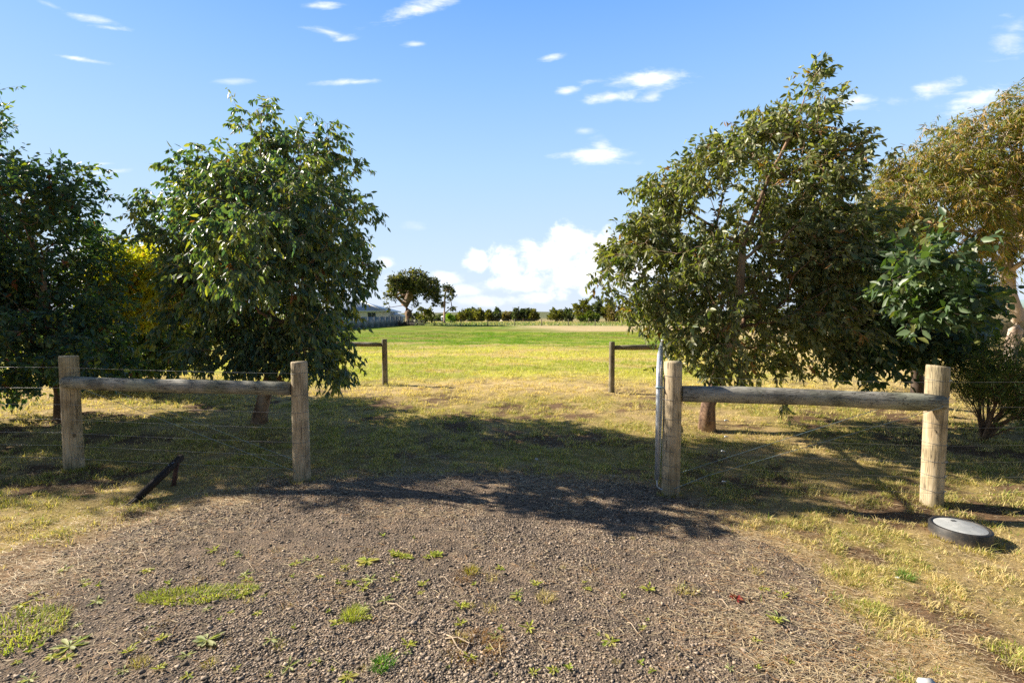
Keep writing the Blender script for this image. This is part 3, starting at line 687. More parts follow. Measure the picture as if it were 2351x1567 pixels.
def far_trees():
    global JIT
    JIT = 6
    # spreading gum beside the paddock fence
    Y = 78; b = gp(941, 747)
    lob = [L_(950,640,38,22,Y), L_(915,650,26,20,Y), L_(985,660,28,24,Y), L_(900,672,16,14,Y), L_(935,668,34,18,Y), L_(1003,682,14,16,Y), L_(965,650,30,20,Y), L_(955,700,14,9,Y,.4),
           L_(893,703,13,7,Y,.6), L_(925,640,14,10,Y), L_(994,695,10,8,Y,.5), L_(940,720,10,14,Y,.4)]
    tree('spreading_gum_tree', 'big spreading gum tree beside the grey metal fence end', 'tree',
         [b, A(941,735,Y), A(937,715,Y), A(930,700,Y), A(940,680,Y), A(950,650,Y)], lob, 420, .62, .42, .26,
         [(.065, .085, .045, 5), (.12, .13, .05, 4), (.24, .21, .09, 1.8)], 'bark_brown', 3, .9, 7, .3, (0, 0, 0), 31, leafm='leaf_far', step=1.2, outer=.4, clumps=6)
    Y = 104; b = gp(1020, 742)
    lob = [L_(1027,662,11,8,Y), L_(1034,668,7,7,Y), L_(1031,683,8,5,Y), L_(1018,695,6,5,Y), L_(1037,706,7,4,Y), L_(1020,674,5,6,Y,.6)]
    tree('slender_gum_tree', 'tall thin gum tree with bare lower trunk and small tufts', 'tree',
         [b, A(1020,720,Y), A(1021,700,Y), A(1021,680,Y), A(1026,662,Y)], lob, 46, .22, .5, .3,
         [(.06, .075, .035, 5), (.11, .11, .045, 3)], 'bark_brown', 3, .8, 7, .3, (0, 0, 0), 32, leafm='leaf_far', step=1.5)
    OL = [(.16, .17, .04, 5), (.24, .22, .05, 3), (.09, .105, .035, 3)]; DK = [(.07, .10, .065, 5), (.12, .14, .075, 3)]; BR = [(.20, .16, .055, 4), (.28, .20, .08, 2), (.12, .11, .045, 3)]
    LG = [(.20, .32, .03, 5), (.26, .36, .04, 3)]
    bg = [(975,30,705,742,92,OL,'rounded olive bush right of the spreading gum'), (1033,12,722,741,112,LG,'small bright green bush beside the thin gum'),
          (1062,22,713,739,150,OL,'wide olive tree, first right of the bright green bush'), (1083,22,708,739,170,DK,'taller grey green tree behind two olive trees'),
          (1099,20,710,739,150,OL,'olive tree with sloping right side left of the narrow pair'), (1123,11,715,738,165,OL,'small tree left of the narrow pointed one'),
          (1141,8,710,738,165,DK,'narrow pointed dark tree standing beside a small one'), (1163,15,719,737,170,BR,'low brown flat topped tree above the white shed'),
          (1186,12,709,738,160,DK,'left tree of the close dark cluster at centre horizon'), (1202,9,711,738,165,DK,'slim middle tree of the dark cluster at centre horizon'),
          (1212,9,709,738,160,DK,'slim third tree of the dark cluster at centre horizon'), (1226,13,710,738,158,OL,'right tree of the dark cluster at centre horizon'),
          (1277,23,709,740,118,OL,'round olive bush alone left of the blue green tree'), (1306,14,708,739,135,DK,'blue green tree touching the round olive bush'),
          (1335,26,688,739,128,OL,'left tree of the gum stand at the right of the field'), (1350,32,718,741,112,[(.09, .13, .02, 5), (.14, .17, .025, 3)],'low dark green bush in front of the gum stand'),
          (1372,24,678,738,135,DK,'tallest dark tree of the gum stand'), (1398,22,682,739,130,OL,'gum with pale limbs right of the tallest in the stand'),
          (1408,22,700,740,122,BR,'orange brown tree at the right of the gum stand'), (1440,34,688,740,126,OL,'olive gum half hidden by the leaves of the tallest eucalyptus'),
          (1484,34,682,741,124,BR,'brown gum behind the leaves of the tallest eucalyptus'),
          (1008,14,728,739,190,DK,'small dark tree on the horizon between the rounded bush and the thin gum')]
    for i, (cx, w, yt, yb, Y, pal, lab) in enumerate(bg):
        rg = random.Random(100+i); h = yb-yt; lob = []
        narrow = w < h*.45
        for k in range(9 if w > 12 else 6):
            f = rg.random(); yy = yt+h*(.16+.62*f); ww = w*(math.sin(math.pi*(.22+.6*f)) if not narrow else (.35+.6*f))
            rx = max(2.2, w*rg.uniform(.28, .45)); lob.append(L_(cx+rg.uniform(-1, 1)*max(0, ww-rx), yy, rx, rx*.8, Y))
        lob.append(L_(cx, yt+h*.22, w*.42, h*.2, Y)); lob.append(L_(cx, yt+h*.55, w*.8, h*.26, Y, .7))
        p = A(cx, yb, Y); b = np.array([p[0], Y, gz1(p[0], Y)])
        tree('bush' if 'bush' in lab else 'tree', lab, 'bush' if 'bush' in lab else 'tree', [b, A(cx, yt+h*.72, Y), A(cx+rg.uniform(-2, 2), yt+h*.35, Y)], lob, 110, .2, .62*Y/150, .42*Y/150, pal, 'bark_brown', 3, .7*Y/150, 8, .2,
             seed=200+i, group='trees along the horizon', leafm='leaf_far', step=2.0, twigs=False, sides=5, clumps=4)
far_trees()

# ------------------------------------------------------------------ fences
ZW = [1.06, .85, .68, .53, .39, .26, .13]
def post(parent, p, h, r, mat, seed, rings=(), sides=20, lean=(0, 0)):
    rg = np.random.default_rng(seed); mb = MB(); z0 = p[2]
    zs = np.concatenate([[-.12], np.linspace(0, h-.012, 12), [h]]); th = np.arange(sides)*2*np.pi/sides
    ph = rg.uniform(0, 6, 4); V = []
    for z in zs:
        f = r*(1+.02*math.sin(z*3+ph[0]))*(1.03-.04*z/h); 
        if z >= h: f *= .955
        rr = f*(1+.03*np.sin(2*th+ph[1])+.02*np.sin(3*th+ph[2]+z)+.012*np.sin(5*th+ph[3]+2*z))
        V.append(np.stack([p[0]+rr*np.cos(th)+lean[0]*z, p[1]+rr*np.sin(th)+lean[1]*z, np.full(sides, z0+z)], 1))
    V = np.vstack(V); n = len(zs); q = [(i*sides+k, i*sides+(k+1) % sides, (i+1)*sides+(k+1) % sides, (i+1)*sides+k) for i in range(n-1) for k in range(sides)]
    V = np.vstack([V, [[p[0]+lean[0]*h, p[1]+lean[1]*h, z0+h+.003]]]); V[-sides-1:-1, 2] += (V[-sides-1:-1, 0]-p[0])*rg.uniform(-.12, .12); t = [((n-1)*sides+k, (n-1)*sides+(k+1) % sides, len(V)-1) for k in range(sides)]
    mb.add(V, q, t)
    # the post is its own small frame so that its grain differs from its neighbour
    me = mb.mesh('post', True, tuple(parent_loc(parent)))
    o = link('post', me, mat, parent)
    if rings:
        for z in rings:
            w = MB(); a = np.linspace(0, 2*np.pi, 25)[:-1]; rr = r*(1.03-.04*z/h)+.0025
            w.tube(np.stack([p[0]+rr*np.cos(a), p[1]+rr*np.sin(a), z0+z+.006*np.sin(a+seed)], 1), .0016, 5, closed=True)
            part('wire_loop', w, M['wire'], o)
    return o
def rail(parent, a, b, r, mat, seed, ends=(1, 1)):
    rg = np.random.default_rng(seed); a, b = np.array(a), np.array(b); n = 18; mb = MB()
    f = np.linspace(0, 1, n); pts = a+(b-a)*f[:, None]; pts[:, 2] += .006*np.sin(f*5+seed)
    rr = r*(1+.03*np.sin(f*9+seed)+.012*rg.normal(0, 1, n)); 
    fe = np.array([.0, .004, .03]); 
    if ends[0]: rr[0] *= .82
    if ends[1]: rr[-1] *= .78; rr[-2] *= .97
    mb.tube(pts, rr, 18); return part('rail', mb, mat, parent, True)
def wire(parent, pts, r, mat, name='wire', sag=0.0):
    pts = [np.array(p, float) for p in pts]; out = []
    for a, b in zip(pts[:-1], pts[1:]):
        k = 8
        for i in range(k): f = i/k; q = a+(b-a)*f; q[2] -= sag*4*f*(1-f); out.append(q)
    out.append(pts[-1]); mb = MB(); mb.tube(out, r, 5); return part(name, mb, mat, parent, True)

def fences():
    RP = .076
    # left bay
    p1 = gp(171, 1078); p2 = gp(693, 1100)
    t = thing('wire_fence', 'timber and wire fence bay left of the driveway opening', 'fence', p1)
    post(t, p1, 1.17, .080, M['post'], 1, (1.0,)); post(t, p2, 1.17, RP, M['post'], 2, [1.06, .85, .68, .53, .39, .26])
    zr = .91
    rail(t, (p1[0]+.02, p1[1]-.085, p1[2]+zr), (p2[0]-.078, p2[1]-.01, p2[2]+zr-.005), .066, M['rail'], 3, (1, 0))
    far = np.array([-14.0, p1[1]+.5, 0])
    for k, z in enumerate(ZW):
        wire(t, [far+[0, 0, z], p1+[-.06, -.06, z], p2+[-.075, -.03, z]], .0014, M['wire_lit'], sag=.006)
    wire(t, [p1+[.0, -.10, .93], p2+[-.02, -.08, .12]], .0022, M['bluewire'], 'brace_wire'); wire(t, [p1+[.08, .06, .93], p2+[-.03, .07, .16]], .0022, M['bluewire'], 'brace_wire')
    post(t, np.array([-9.4, p1[1]+.25, gz1(-9.4, p1[1]+.25)]), 1.17, RP, M['post'], 7)
    # right bay
    p3 = gp(1540, 1132); p4 = gp(2138, 1156)
    t = thing('wire_fence', 'timber and wire fence bay right of the driveway opening', 'fence', p4)
    post(t, p3, 1.20, RP, M['post'], 4, [1.07, .86, .69, .54, .40, .27, .15, .05]); o4 = post(t, p4, 1.18, .080, M['post'], 5, [1.06, .70, .53, .38, .26, .13])
    rail(t, (p3[0]+.082, p3[1]-.005, p3[2]+.915), (p4[0]-.03, p4[1]-.105, p4[2]+.89), .071, M['rail'], 6, (0, 1))
    farr = np.array([13.0, p4[1]+.35, 0])
    for k, z in enumerate(ZW):
        wire(t, [p3+[.075, .0, z], p4+[0.0, -.083, z-.01], farr+[0, 0, z]], .0012, M['wire'], sag=.006)
    wire(t, [p3+[.0, -.08, .08], p3+[.3, -.06, .19], p4+[-.1, -.17, .86], p4+[.075, -.05, .94]], .0022, M['bluewire'], 'brace_wire')
    wire(t, [p3+[.05, .06, .16], p4+[-.35, .04, .84]], .0022, M['bluewire'], 'brace_wire')
    for z in (1.06, .38, .26, .13, -.0):      # bright staple hooks on the end post
        if z <= 0: continue
        mb = MB(); c = p4+np.array([.045, -.072, z]); a = np.linspace(-.4, 4.2, 10)
        mb.tube(np.stack([c[0]+.009*np.cos(a), c[1]-.004+0*a, c[2]+.009*np.sin(a)], 1), .0028, 6)
        part('staple', mb, M['steel'], o4, True)
    post(t, np.array([8.6, p4[1]+.2, gz1(8.6, p4[1]+.2)]), 1.17, RP, M['post'], 8)
    # small insulated joiners on the wires
    for px, py, z in ((1668,965,.68),(1668,1002,.53),(1660,1035,.39),(1662,1105,.13)):
        mb = MB(); c = A(px, py, p3[1]-.0); mb.tube([c+[-.02, 0, 0], c+[-.006, 0, .004], c+[.02, 0, 0]], [.003, .007, .003], 6); part('wire_joiner', mb, M['steel'], t, True)
    # second line of posts behind
    q1 = gp(404, 868); q2 = gp(884, 882); q3 = gp(1404, 900); q4 = gp(1981, 890)
    t = thing('post_and_rail', 'single rail between thin posts behind the left trees', 'fence', q2)
    post(t, q1, 1.05, .07, M['fpost'], 21, sides=14); post(t, q2, 1.06, .062, M['fpost'], 22, sides=14)
    rail(t, q1+[.07, 0, .93], q2+[-.065, 0, .93], .055, M['frail'], 23)
    t = thing('post_and_rail', 'single rail between thin posts behind the open gate and right tree', 'fence', q3)
    post(t, q3, 1.06, .058, M['fpost'], 24, sides=14); post(t, q4, 1.05, .075, M['fpost'], 25, sides=14)
    rail(t, q3+[.062, 0, .93], q4+[-.07, 0, .93], .055, M['frail'], 26)
    # paddock fence
    t = thing('paddock_fence', 'long low post and wire fence across the far side of the field', 'fence', (0, 75, 0))
    Yf = 75.0; xs = [((997+61.6*k)-CX)/F*Yf for k in range(-1, 14)]
    for x in xs:
        mb = MB(); z = gz1(x, Yf); mb.tube([(x, Yf, z-.1), (x, Yf, z+1.05)], .065, 8); part('post', mb, M['fpost'], t)
    for h in (.98, .72, .46, .22):
        mb = MB(); mb.tube([(xs[0], Yf-.07, h), (xs[-1], Yf-.07, h)], .009, 4); part('wire', mb, M['wire'], t)
    for px, yb, yt, Y in ((1352,742,733,100),(1430,743,732,95)):
        mb = MB(); c = A(px, yb, Y); z = gz1(c[0], Y); mb.tube([(c[0], Y, z-.1), (c[0], Y, z+1.1)], .08, 8)
        o = link('post', mb.mesh('post', False, (c[0], Y, z)), M['fpost']); o.location = (c[0], Y, z)
        o.name = 'timber_stake'; props(o, 'pale stake standing in long grass %s the low dark green bush' % ('in front of' if px < 1400 else 'to the right of'), 'post')
fences()

def gate():
    p3 = gp(1540, 1132); hx = G(1512, 1118); b = np.array([p3[0]-.10, p3[1]+.02, 0]); 
    t = thing('gate', 'open silver pipe gate with wire mesh beside the right driveway post', 'gate', (b[0], b[1], gz1(b[0], b[1])))
    d = np.array([.305, .952, 0]); d /= np.linalg.norm(d); Lg = 3.2; z0, z1 = .15, 1.20
    s = b+np.array([-.02, .0, 0])
    # frame pipe: hinge stile, sloping shoulder, top rail, far stile, bottom rail
    def at(u, z): return s+d*u+np.array([0, 0, z])
    fr = MB(); pts = [at(0, z0-.03), at(0, .6), at(0, 1.07), at(.03, 1.12), at(.22, 1.21), at(.30, 1.225)] + [at(u, 1.225) for u in (1, 2, Lg-.1)] + [at(Lg-.02, 1.2), at(Lg, 1.1), at(Lg, .6), at(Lg, z0)] + [at(u, z0) for u in (2.4, 1.2, .02)]
    fr.tube(pts, .021, 10); part('frame', fr, M['steel'], t, True)
    ms = MB(); off = np.cross(d, [0, 0, 1.])*.02
    k = .06; top = 1.19
    for i in range(int((Lg+1.1)/k)):
        for sg in (1, -1):
            u0 = i*k-(1.1 if sg > 0 else 0); a = [u0, z0]; c = [u0+sg*(top-z0), top]
            if sg < 0: a, c = [u0, z0], [u0-(top-z0), top]
            (ua, za), (uc, zc) = a, c
            if uc < ua: (ua, za), (uc, zc) = (uc, zc), (ua, za)
            if uc <= 0 or ua >= Lg: continue
            if ua < 0: za += (zc-za)*(0-ua)/(uc-ua); ua = 0
            if uc > Lg: zc = za+(zc-za)*(Lg-ua)/(uc-ua); uc = Lg
            ms.tube([at(ua, za)+off, at(uc, zc)+off], .0013, 4, cap=False)
    part('wire_mesh', ms, M['steel'], t, True)
    h = MB(); zt = .96
    h.tube([at(0, zt)+[-.03, -.02, 0], at(0, zt)+[.02, -.025, 0], p3+[0.05, -.0, zt], p3+[.17, .03, zt]], .008, 8); h.tube([at(0, zt-.012), at(0, zt+.012)], .024, 10)
    part('hinge_bolt', h, M['bluewire'], t, True)
    h = MB(); h.tube([at(0, .14), at(0, .055), at(0, .045)+[.03, 0, -.01], p3+[-.06, -.02, .04], p3+[-.05, -.0, .16]], .007, 8); part('hinge_pin', h, M['steel'], t, True)
gate()

def small_things():
    # dark timber prop on its stake
    a = gp(300, 1160); s = gp(394, 1112)
    t = thing('timber_prop', 'dark charred timber leaning over a short stake on the left lawn', 'timber', s)
    b = A(417, 1048, s[1]+.10)
    mb = MB(); n = 7
    dirv = b-a
    for i, (o1, o2) in enumerate(((0, 0),)):
        mb.beam(a+dirv*.12, b, .042, .052)
    for k in (-1, 0, 1): mb.beam(a+np.array([k*.014-.01*abs(k), .01*k, .004*k]), a+dirv*.14+np.array([k*.012, 0, 0]), .011, .03)
    part('bar', mb, M['darkwood'], t)
    mb = MB(); c = a+dirv*.83; mb.beam(s+np.array([0, 0, -.1]), np.array([c[0]+.01, c[1]+.03, c[2]+.01]), .034, .020, (0, 1, 0)); part('stake', mb, simple('rusty_brown_stake', (.085, .036, .024), .8), t)
    for f in (.80, .86, .84):
        mb = MB(); c = a+dirv*f+np.array([.004*(f-.83)*100, -.030, .012]); mb.tube([c, c+[0, -.006, 0]], .005, 8); part('nail', mb, M['steel'], t)
    # round pit cover
    c = gp(2203, 1232); c = np.array([c[0], c[1], c[2]]); t = thing('pit_cover', 'round black pit ring with pale concrete lid in the grass', 'pit cover', c)
    Rr = .176; th = np.arange(72)*2*np.pi/72; prof = [(Rr, -.05), (Rr, .075), (Rr-.006, .082), (Rr-.020, .082), (Rr-.023, .072)]
    V = np.vstack([np.stack([c[0]+r*np.cos(th), c[1]+r*np.sin(th), np.full(72, c[2]+z)], 1) for r, z in prof])
    q = [(i*72+k, i*72+(k+1) % 72, (i+1)*72+(k+1) % 72, (i+1)*72+k) for i in range(len(prof)-1) for k in range(72)]
    mb = MB(); mb.add(V, q); part('ring', mb, M['plastic'], t, False)
    mb = MB(); prof = [(Rr-.0235, .02), (Rr-.0235, .073), (Rr-.029, .077), (.001, .080)]
    V = np.vstack([np.stack([c[0]+r*np.cos(th), c[1]+r*np.sin(th), np.full(72, c[2]+z)], 1) for r, z in prof])
    q = [(i*72+k, i*72+(k+1) % 72, (i+1)*72+(k+1) % 72, (i+1)*72+k) for i in range(len(prof)-1) for k in range(72)]
    mb.add(V, q); lid = part('lid', mb, CONC, t, False)
    mb = MB(); a_ = np.linspace(.4, 5.6, 14); lc = c+np.array([.03, .085, .0815]); mb.tube(np.stack([lc[0]+.018*np.cos(a_), lc[1]+.010*np.sin(a_), lc[2]+0*a_], 1), .0022, 5); part('lifting_eye', mb, M['plastic'], lid)
def concmat():
    m, t, o, b = newmat('stained_concrete_lid'); tc = N(t, 'ShaderNodeTexCoord').outputs['Object']
    n = tnoise(t, tc, 9, 5); sp = tnoise(t, tc, 48, 3, .7)
    col = mixc(t, sstep(t, n, .35, .65), (.30, .315, .32), (.42, .43, .43))
    col = mixc(t, mth(t, 'MULTIPLY', sstep(t, sp, .63, .69), sstep(t, n, .40, .55)), col, (.07, .055, .045))
    lk(t, col, b.inputs['Base Color']); b.inputs['Roughness'].default_value = .85; bump(t, b, tnoise(t, tc, 150, 3), .3, .001); return m
CONC = concmat()
small_things()

# ------------------------------------------------------------------ weeds
def rosette(name, nl, L, W, pal, seed, up=.25):
    rg = np.random.default_rng(seed); a = np.arange(nl)*2.4+rg.uniform(0, .5, nl); D = np.stack([np.cos(a), np.sin(a), rg.uniform(up*.4, up*1.6, nl)], 1)
    pal = np.array(pal); col = pal[rg.integers(0, len(pal), nl)]*(.75+.5*rg.random(nl))[:, None]
    n = nl; D = unit(D); S = unit(np.cross(D, [0, 0, 1.])); Nn = np.cross(S, D); Ls = (L*rg.uniform(.6, 1.15, n))[:, None]; Ws = (W*rg.uniform(.7, 1.2, n))[:, None]
    P = np.zeros((n, 3))+[0, 0, .004]
    dz = np.array([0, 0, -1.])*Ls*.18
    V = np.stack([P, P+D*Ls*.4+S*Ws*.3+Nn*Ws*.12, P+D*Ls*.75+S*Ws*.5+dz*.5, P+D*Ls+dz, P+D*Ls*.75-S*Ws*.5+dz*.5, P+D*Ls*.4-S*Ws*.3+Nn*Ws*.12], 1).reshape(-1, 3)
    b = np.arange(n)*6; q = np.concatenate([np.stack([b, b+1, b+2, b+3], 1), np.stack([b, b+3, b+4, b+5], 1)])
    return mesh_np(name, V, q, None, np.repeat(col, 6, 0))
def tuft(name, n, rad, L, W, pal, seed, lean=(.1, 1.0), stretch=(1, 1), arc=0.0):
    global rng
    rg = np.random.default_rng(seed); r = rad*np.sqrt(rg.random(n)); a = rg.uniform(0, 6.28, n); x = r*np.cos(a)*stretch[0]; y = r*np.sin(a)*stretch[1]+arc*x*x
    pal = np.array(pal); col = pal[rg.integers(0, len(pal), n)]*(.75+.5*rg.random(n))[:, None]
    V, q, t, cc = blades(x, y, np.zeros(n)-.002, L*rg.uniform(.5, 1.2, n), W*rg.uniform(.7, 1.2, n), rg.uniform(lean[0], lean[1], n), a+rg.normal(0, .8, n), col, .6)
    return mesh_np(name, V, q, t, cc)
LIME = [(.38, .44, .07), (.48, .50, .10), (.27, .36, .05), (.50, .46, .14)]; SAGE = [(.38, .44, .20), (.48, .50, .24)]; RUST = [(.30, .16, .05), (.38, .24, .09), (.22, .11, .04)]; BLND = [(.52, .42, .20), (.60, .50, .28)]
RED = [(.32, .05, .05), (.26, .10, .05)]; YEL = [(.46, .38, .06), (.38, .36, .06)]
def place(me, name, px, py, label, cat, group=None, rot=0., s=1.):
    p = G(px, py); z = float(top_z(np.array([p[0]]), np.array([p[1]]))[0])
    o = link(name, me, None if me.materials else M['grass']); o.location = (p[0], p[1], z); o.rotation_euler = (0, 0, rot); o.scale = (s, s, s)
    return props(o, label, cat, group)
def weeds():
    for i, (px, py, sx) in enumerate(((2160,1240,.10),(2215,1264,.12),(2275,1250,.08),(2140,1216,.07))):
        place(tuft('grass_tuft', 120, sx, .045, .0035, BLND+YEL, 60+i, (.1, 1.0), (1, .35)), 'grass_tuft', px, py, 'short dry grass tuft against the %s of the black pit ring' % ('front left', 'front', 'right', 'left')[i], 'grass tuft', rot=-.5)
    for i, (px, py, w) in enumerate(((171,1082,'leftmost post'),(693,1104,'post left of the driveway opening'),(1540,1137,'post right of the driveway opening'),(2138,1161,'right end post'))):
        place(tuft('grass_tuft', 170, .12, .06, .0035, BLND+YEL+LIME[:1], 70+i, (.1, .9), (1, .7)), 'grass_tuft', px, py, 'longer dry grass growing at the foot of the %s' % w, 'grass tuft')
    place(tuft('grass_patch', 1500, .26, .030, .0042, LIME, 1, (.2, 1.2), (1.25, .34), .28), 'grass_patch', 450, 1376, 'long curved bright green grass patch in the left gravel', 'grass patch', rot=.12)
    place(tuft('grass_patch', 900, .22, .045, .0045, LIME, 2), 'grass_patch', 25, 1462, 'bright green grass patch at the left edge of the gravel', 'grass patch')
    me = mesh_join_rosettes(24, .19, .045)
    place(me, 'clover_patch', 958, 1284, 'thin curved strip of green creeping leaves near the middle of the gravel', 'weed patch')
    place(tuft('grass_tuft', 260, .055, .06, .003, LIME, 3), 'grass_tuft', 812, 1422, 'round lime green grass tuft left of centre in the gravel', 'grass tuft')
    place(tuft('grass_tuft', 160, .05, .05, .003, BLND, 4), 'grass_tuft', 1252, 1380, 'pale dry blond grass tuft right of centre in the gravel', 'grass tuft')
    place(tuft('grass_tuft', 150, .04, .045, .003, YEL, 5), 'grass_tuft', 1082, 1322, 'yellow grass tuft beside rusty dead stems', 'grass tuft')
    place(tuft('dead_weed', 420, .13, .055, .003, RUST, 6, (.4, 1.5)), 'dead_weed', 1095, 1500, 'large rusty brown dead weed clump near the bottom centre', 'weed')
    place(tuft('dead_weed', 160, .07, .04, .003, RUST, 7, (.4, 1.5)), 'dead_weed', 1065, 1330, 'small rusty dead weed behind the middle of the gravel', 'weed')
    place(tuft('grass_tuft', 200, .05, .045, .0035, [(.10, .24, .02), (.14, .30, .03)], 8), 'grass_tuft', 880, 1538, 'dark green feathery tuft near the bottom edge', 'grass tuft')
    place(tuft('grass_tuft', 300, .09, .045, .003, LIME, 9, (.2, 1.1), (1.4, .6)), 'grass_tuft', 1985, 1400, 'lime green grass tuft where the right lawn meets the gravel', 'grass tuft')
    place(tuft('grass_tuft', 150, .045, .055, .003, [(.14, .26, .04), (.18, .30, .05)], 10), 'grass_tuft', 2078, 1328, 'green grass tuft below the pit cover on the right lawn', 'grass tuft')
    place(tuft('grass_tuft', 26, .03, .13, .003, [(.30, .34, .08), (.42, .40, .14)], 12, (.2, 1.2)), 'grass_tuft', 2258, 1262, 'few long grass stalks against the black ring of the pit cover', 'grass tuft')
    place(tuft('grass_tuft', 260, .10, .05, .0035, LIME, 13), 'grass_tuft', 2335, 1510, 'bright green grass tuft at the right bottom corner', 'grass tuft')
    place(rosette('rosette_weed', 14, .075, .028, LIME, 14), 'rosette_weed', 842, 1298, 'lush green rosette left of the creeping strip', 'weed')
    place(rosette('rosette_weed', 11, .085, .020, SAGE, 15), 'rosette_weed', 475, 1480, 'large pale sage rosette below the curved green patch', 'weed')
    place(rosette('rosette_weed', 10, .085, .020, SAGE, 16), 'rosette_weed', 160, 1494, 'pale sage rosette near the lower left corner', 'weed')
    place(rosette('rosette_weed', 12, .05, .018, RED, 17, .6), 'rosette_weed', 1690, 1385, 'small red leaved weed in the right gravel', 'weed')
    protos = [rosette('small_weed', 8, .045, .015, LIME, 20), rosette('small_weed', 7, .055, .012, SAGE, 21), rosette('small_weed', 5, .035, .014, LIME, 22, .8), rosette('small_weed', 9, .05, .011, LIME, 25, .5)]
    for m in protos: m.materials.append(M['grass'])
    pr2 = [tuft('small_dry_weed', 50, .03, .04, .0026, YEL+BLND, 23), tuft('small_dry_weed', 60, .035, .035, .0026, RUST+BLND, 24, (.4, 1.5))]
    for m in pr2: m.materials.append(M['grass'])
    rg = random.Random(5); k = 0
    while k < 170:
        px = rg.uniform(-60, 2000); py = 1210+360*rg.random()**.75
        p = G(px, py); s = float(sdn(np.array([p[0]]), np.array([p[1]]))[0])
        if s < .12: continue
        dens = float(fbm(np.array([p[0]*1.1]), np.array([p[1]*1.1]), 131, 3)[0])
        if rg.random() > .25+1.6*max(0, dens-.38): continue
        k += 1
        where = 'near part' if py > 1470 else ('middle part' if py > 1340 else 'far part'); sd_ = 'left' if px < 650 else ('centre' if px < 1300 else 'right')
        if rg.random() < .70:
            q = rg.randrange(4); kd = ('broad leaved yellow green rosette', 'narrow leaved pale sage rosette', 'upright five leaved green seedling', 'fine leaved flat green rosette')[q]
            place(protos[q], 'small_weed', px, py, 'small %s in the %s %s of the gravel' % (kd, where, sd_), 'weed', 'small green weeds in the gravel, %s %s, %s' % (where, sd_, kd), rg.uniform(0, 6), rg.uniform(.5, 1.25))
        else:
            q = rg.randrange(2); kd = ('yellow blond upright tuft', 'rusty flattened dry tuft')[q]
            place(pr2[q], 'small_dry_weed', px, py, 'small %s in the %s %s of the gravel' % (kd, where, sd_), 'weed', 'small dry weeds in the gravel, %s %s, %s' % (where, sd_, kd), rg.uniform(0, 6), rg.uniform(.5, 1.2))
    # thin dry stems lying on the gravel
    tw = [((1022,1478),(1062,1520),(1078,1490),.004), ((1025,1470),(1090,1530),(1050,1500),.0035), ((975,1460),(1010,1472),(990,1465),.003), ((890,1392),(975,1425),(930,1412),.003), ((1440,1440),(1480,1478),(1460,1460),.0025),
          ((1650,1385),(1680,1415),(1668,1398),.0025), ((1010,1333),(1045,1352),(1030,1343),.0025), ((560,1300),(590,1320),(575,1306),.0022), ((320,1275),(345,1300),(335,1285),.0022)]
    labs = ['thick pale stem lying left of the rusty dead weed','pale stem crossing the rusty dead weed','thin pale stem lying above left of the rusty dead weed','long forked pale stem right of the lime tuft','thin dry stem at lower right centre','curved dry stem beside the red weed',
            'thin straight stem left of the yellow tuft','short white stem above the curved green patch','short white stem far left in the gravel']
    for (a, b, c, r), lb in zip(tw, labs):
        P = [G(*a), G(*c), G(*b)]; P = [p+[0, 0, float(top_z(p[:1], p[1:2])[0])+r+.004] for p in P]; mb = MB(); mb.tube([P[0], (P[0]+P[1])/2+[0, .01, .01], P[1], (P[1]+P[2])/2-[0, .008, 0], P[2]], [r*.8, r, r, r*.8, r*.4], 6)
        o = link('dry_stem', mb.mesh('dry_stem', True, tuple(P[0])), STEM); o.location = P[0]; props(o, lb, 'stem')
    # pale stones at the bottom
    for (px, py, sx, sy, sz, lb) in ((2130,1578,.036,.020,.014,'pale angular stone at the bottom edge below the right lawn'), (2062,1330,.016,.010,.005,'small white chip beside the green tuft below the pit cover'), (1232,1056,.02,.014,.008,'small pale leaf shaped chip in the shaded grass')):
        rg2 = np.random.default_rng(px); p = G(px, py); p[2] = float(top_z(p[:1], p[1:2])[0]); V = np.array([(x, y, z) for x in (-1, 1) for y in (-1, 1) for z in (-1, 1)], float)+rg2.normal(0, .18, (8, 3)); V[V[:, 2] > 0, :2] *= .75
        V = V*[sx, sy, sz]+[0, 0, sz*.7]; o = link('pale_stone', mesh_np('pale_stone', V, [(0,1,3,2),(4,6,7,5),(0,4,5,1),(2,3,7,6),(0,2,6,4),(1,5,7,3)]), M['concrete']); o.location = p; props(o, lb, 'stone')
def mesh_join_rosettes(k, rx, ry):
    Vs, Qs, Cs, off = [], [], [], 0; rg = np.random.default_rng(77)
    for i in range(k):
        m = rosette('tmp', 8, .03, .016, LIME, 300+i, .5); n = len(m.vertices); V = np.zeros(n*3); m.vertices.foreach_get('co', V); V = V.reshape(-1, 3)
        x = rg.uniform(-1, 1)*rx; V += [x, 1.1*x*x+rg.normal(0, ry*.35), 0]
        Q = np.array([list(p.vertices) for p in m.polygons]); c = np.zeros(n*4); m.color_attributes['col'].data.foreach_get('color', c)
        Vs.append(V); Qs.append(Q+off); Cs.append(c.reshape(-1, 4)[:, :3]); off += n; bpy.data.meshes.remove(m)
    return mesh_np('clover_patch', np.vstack(Vs), np.vstack(Qs), None, np.vstack(Cs))
STEM = simple('bleached_stem', (.40, .31, .22), .8)
weeds()

